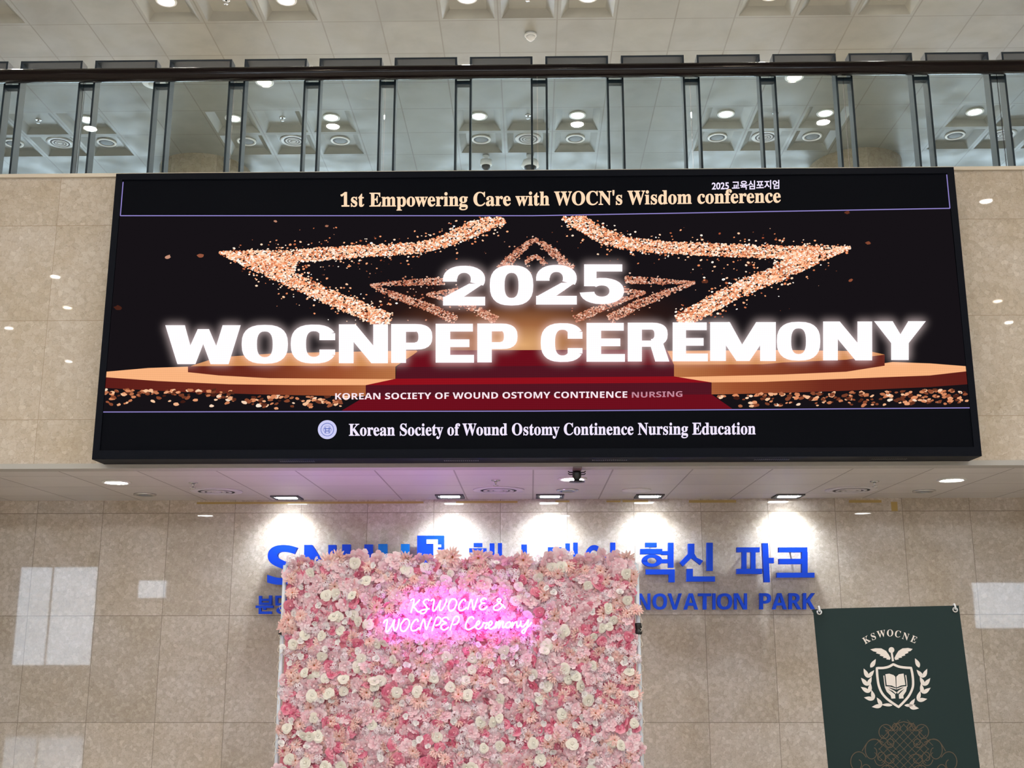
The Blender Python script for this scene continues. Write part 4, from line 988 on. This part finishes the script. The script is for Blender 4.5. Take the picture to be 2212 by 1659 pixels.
for q in ([(918,762),(955,757),(995,770),(1011,786),(1017,886),(978,868),(930,863)], [(1020,786),(1045,762),(1088,756),(1105,862),(1065,867),(1023,886)],
          [(778,530),(825,520),(880,521),(925,545),(950,580),(967,612),(960,628),(925,622),(932,612),(895,608),(903,598),(865,588),(873,578),(830,566),(840,556),(805,548)],
          [(1172,526),(1130,517),(1078,521),(1040,545),(1018,580),(1002,612),(1012,630),(1045,622),(1038,612),(1075,606),(1068,597),(1105,586),(1098,576),(1135,562),(1125,553),(1155,545)],
          [(968,560),(986,560),(999,640),(979,642)],
          [(912,882),(935,880),(1000,915),(1024,932),(1015,945),(985,918),(940,900),(975,925),(1008,950),(1012,988),(975,990),(968,962),(930,925)],
          [(1120,878),(1095,882),(1045,912),(1024,932),(1035,945),(1062,918),(1098,898),(1070,925),(1044,952),(1046,990),(1088,988),(1086,960),(1112,922)]):
    b.poly([C_(x, y) for x, y in q])
for q in ([(904,775),(910,830),(916,878),(960,882),(1020,900)], [(1108,770),(1116,825),(1120,876),(1075,882),(1024,900)]): ribbon(b, q, 9)
b.poly([C_(975+27*math.cos(a*PI/10), 536+27*math.sin(a*PI/10)) for a in range(20)])
def leaf(b, x, y, ang, L, wd):
    ca, sa = math.cos(ang), math.sin(ang); pts = []
    for t in range(0, 11):
        s = t/10; pts.append((s*L, wd*math.sin(PI*s**.8)*(1-.2*s)))
    for t in range(9, 0, -1):
        s = t/10; pts.append((s*L, -wd*math.sin(PI*s**.8)*(1-.2*s)*.8))
    b.poly([C_(x+u*ca-v*sa, y+u*sa+v*ca) for u, v in pts])
for sx in (-1, 1):
    cx, cy = 1008, 838
    base = [(790, 690), (752, 765), (748, 840), (765, 905), (810, 970), (885, 1030)] if sx < 0 else [(1222, 690), (1266, 765), (1278, 840), (1262, 910), (1215, 975), (1140, 1035)]
    up = [-1.0, -1.35, -1.6, -1.9, -2.3, -2.6] if sx < 0 else [-2.0, -1.72, -1.5, -1.2, -.75, -.45]
    for k, ((x, y), a) in enumerate(zip(base, up)):
        if k == 0: leaf(b, x-12*sx*-1, y+10, a if sx < 0 else a, 95, 24)
        else:
            leaf(b, x, y+30, a-(.62 if sx < 0 else -.62), 94, 23); leaf(b, x, y+30, a+(.50 if sx < 0 else -.50), 94, 22)
    x, y = (985, 1052) if sx < 0 else (1095, 1052); leaf(b, x, y, PI+.05 if sx < 0 else -.02, 108, 17)
b.obj('crest', M_PRINT, sheet, fix=False)
b = MB()
def orn(pts, wd=7, n=6): ribbon(b, cr(pts, n), wd, lift=.0009)
for k in range(-4, 5):
    x, y = 1090, 1460
    o1, o2 = (x+k*38, y+k*38), (x-k*38, y+k*38); h_ = 120 if abs(k) > 2 else 170
    orn([(o1[0]-h_, o1[1]+h_), o1, (o1[0]+h_, o1[1]-h_)], 5, 2); orn([(o2[0]-h_, o2[1]-h_), o2, (o2[0]+h_, o2[1]+h_)], 5, 2)
def curl(cx, cy, r, a0, turns, sq=1.0, fl=1):
    orn([(cx+fl*r*(1-.72*t)*math.cos(a0+turns*2*PI*t), cy+r*sq*(1-.72*t)*math.sin(a0+turns*2*PI*t)) for t in [i/14 for i in range(15)]], 7, 3)
for fl in (-1, 1):
    cx = 1090
    for dx, dy, r, a0, tu, sq in ((75, 1260, 48, 2.4, 1.3, 1), (175, 1310, 78, 3.4, 1.2, 1.15), (130, 1400, 48, .3, 1.4, 1.1), (290, 1480, 95, 3.6, 1.1, 1.35), (215, 1540, 60, .2, 1.3, 1.4), (430, 1590, 90, 3.6, 1.1, 1.3), (360, 1660, 70, .2, 1.3, 1.3), (120, 1560, 75, 3.4, 1.1, .8), (160, 1660, 70, 3.2, 1.3, .8)):
        curl(cx+fl*dx, dy, r, a0, tu, sq, fl)
    orn([(cx, 1205), (cx+fl*60, 1225), (cx+fl*110, 1290), (cx+fl*190, 1250)], 7); orn([(cx+fl*190, 1400), (cx+fl*260, 1370), (cx+fl*330, 1390), (cx+fl*390, 1480)], 7)
b.obj('filigree_print', M_ORN, sheet, fix=False)
# cross poles, hooks, eyelets
M_FIB = mat('black fibre pole', (.02, .02, .022), .4)
mid = (tl+tr+BL+BR)/4 - bn*.06
for c in (tl, tr, BL, BR):
    b = MB(); b.tube([mid, mid.lerp(c, .5)-bn*.03, c-bn*.065], .006, 8); b.obj('cross_pole', M_FIB, ban, True)
b = MB(); b.tube([mid, Vector((mid.x, mid.y+.55, .01))], .009, 10); b.obj('rear_leg', M_FIB, ban, True)
for s_, c in ((-1, BL), (1, BR)):
    b = MB(); b.tube([c-bn*.01, Vector((c.x, c.y+.03, .01)), Vector((c.x+s_*.03, c.y-.1, .008))], .007, 8); b.obj('front_foot', M_FIB, ban, True)
for px, py, s_ in ((1770, 1322, 1), (2063, 1317, -1)):
    c = B_(px, py, .004); b = MB(); pts = []
    e1 = Vector((1, 0, 0)); e2 = bn.cross(e1)
    for k in range(14): pts.append(c+e1*(.0135*math.cos(2*PI*k/14))+e2*(.0135*math.sin(2*PI*k/14)))
    b.tube(pts, .0055, 8, True); b.obj('eyelet', M_CHROME, ban, True)
    b = MB(); b.tube([c+bn*.004, c+Vector((0, 0, .016))+bn*.010, c+Vector((-.003, 0, .034))+bn*.004, c+Vector((-.004, 0, .03))-bn*.012], .006, 8); b.obj('hook', mat('pale hook', (.72, .74, .78), .3), ban, True)
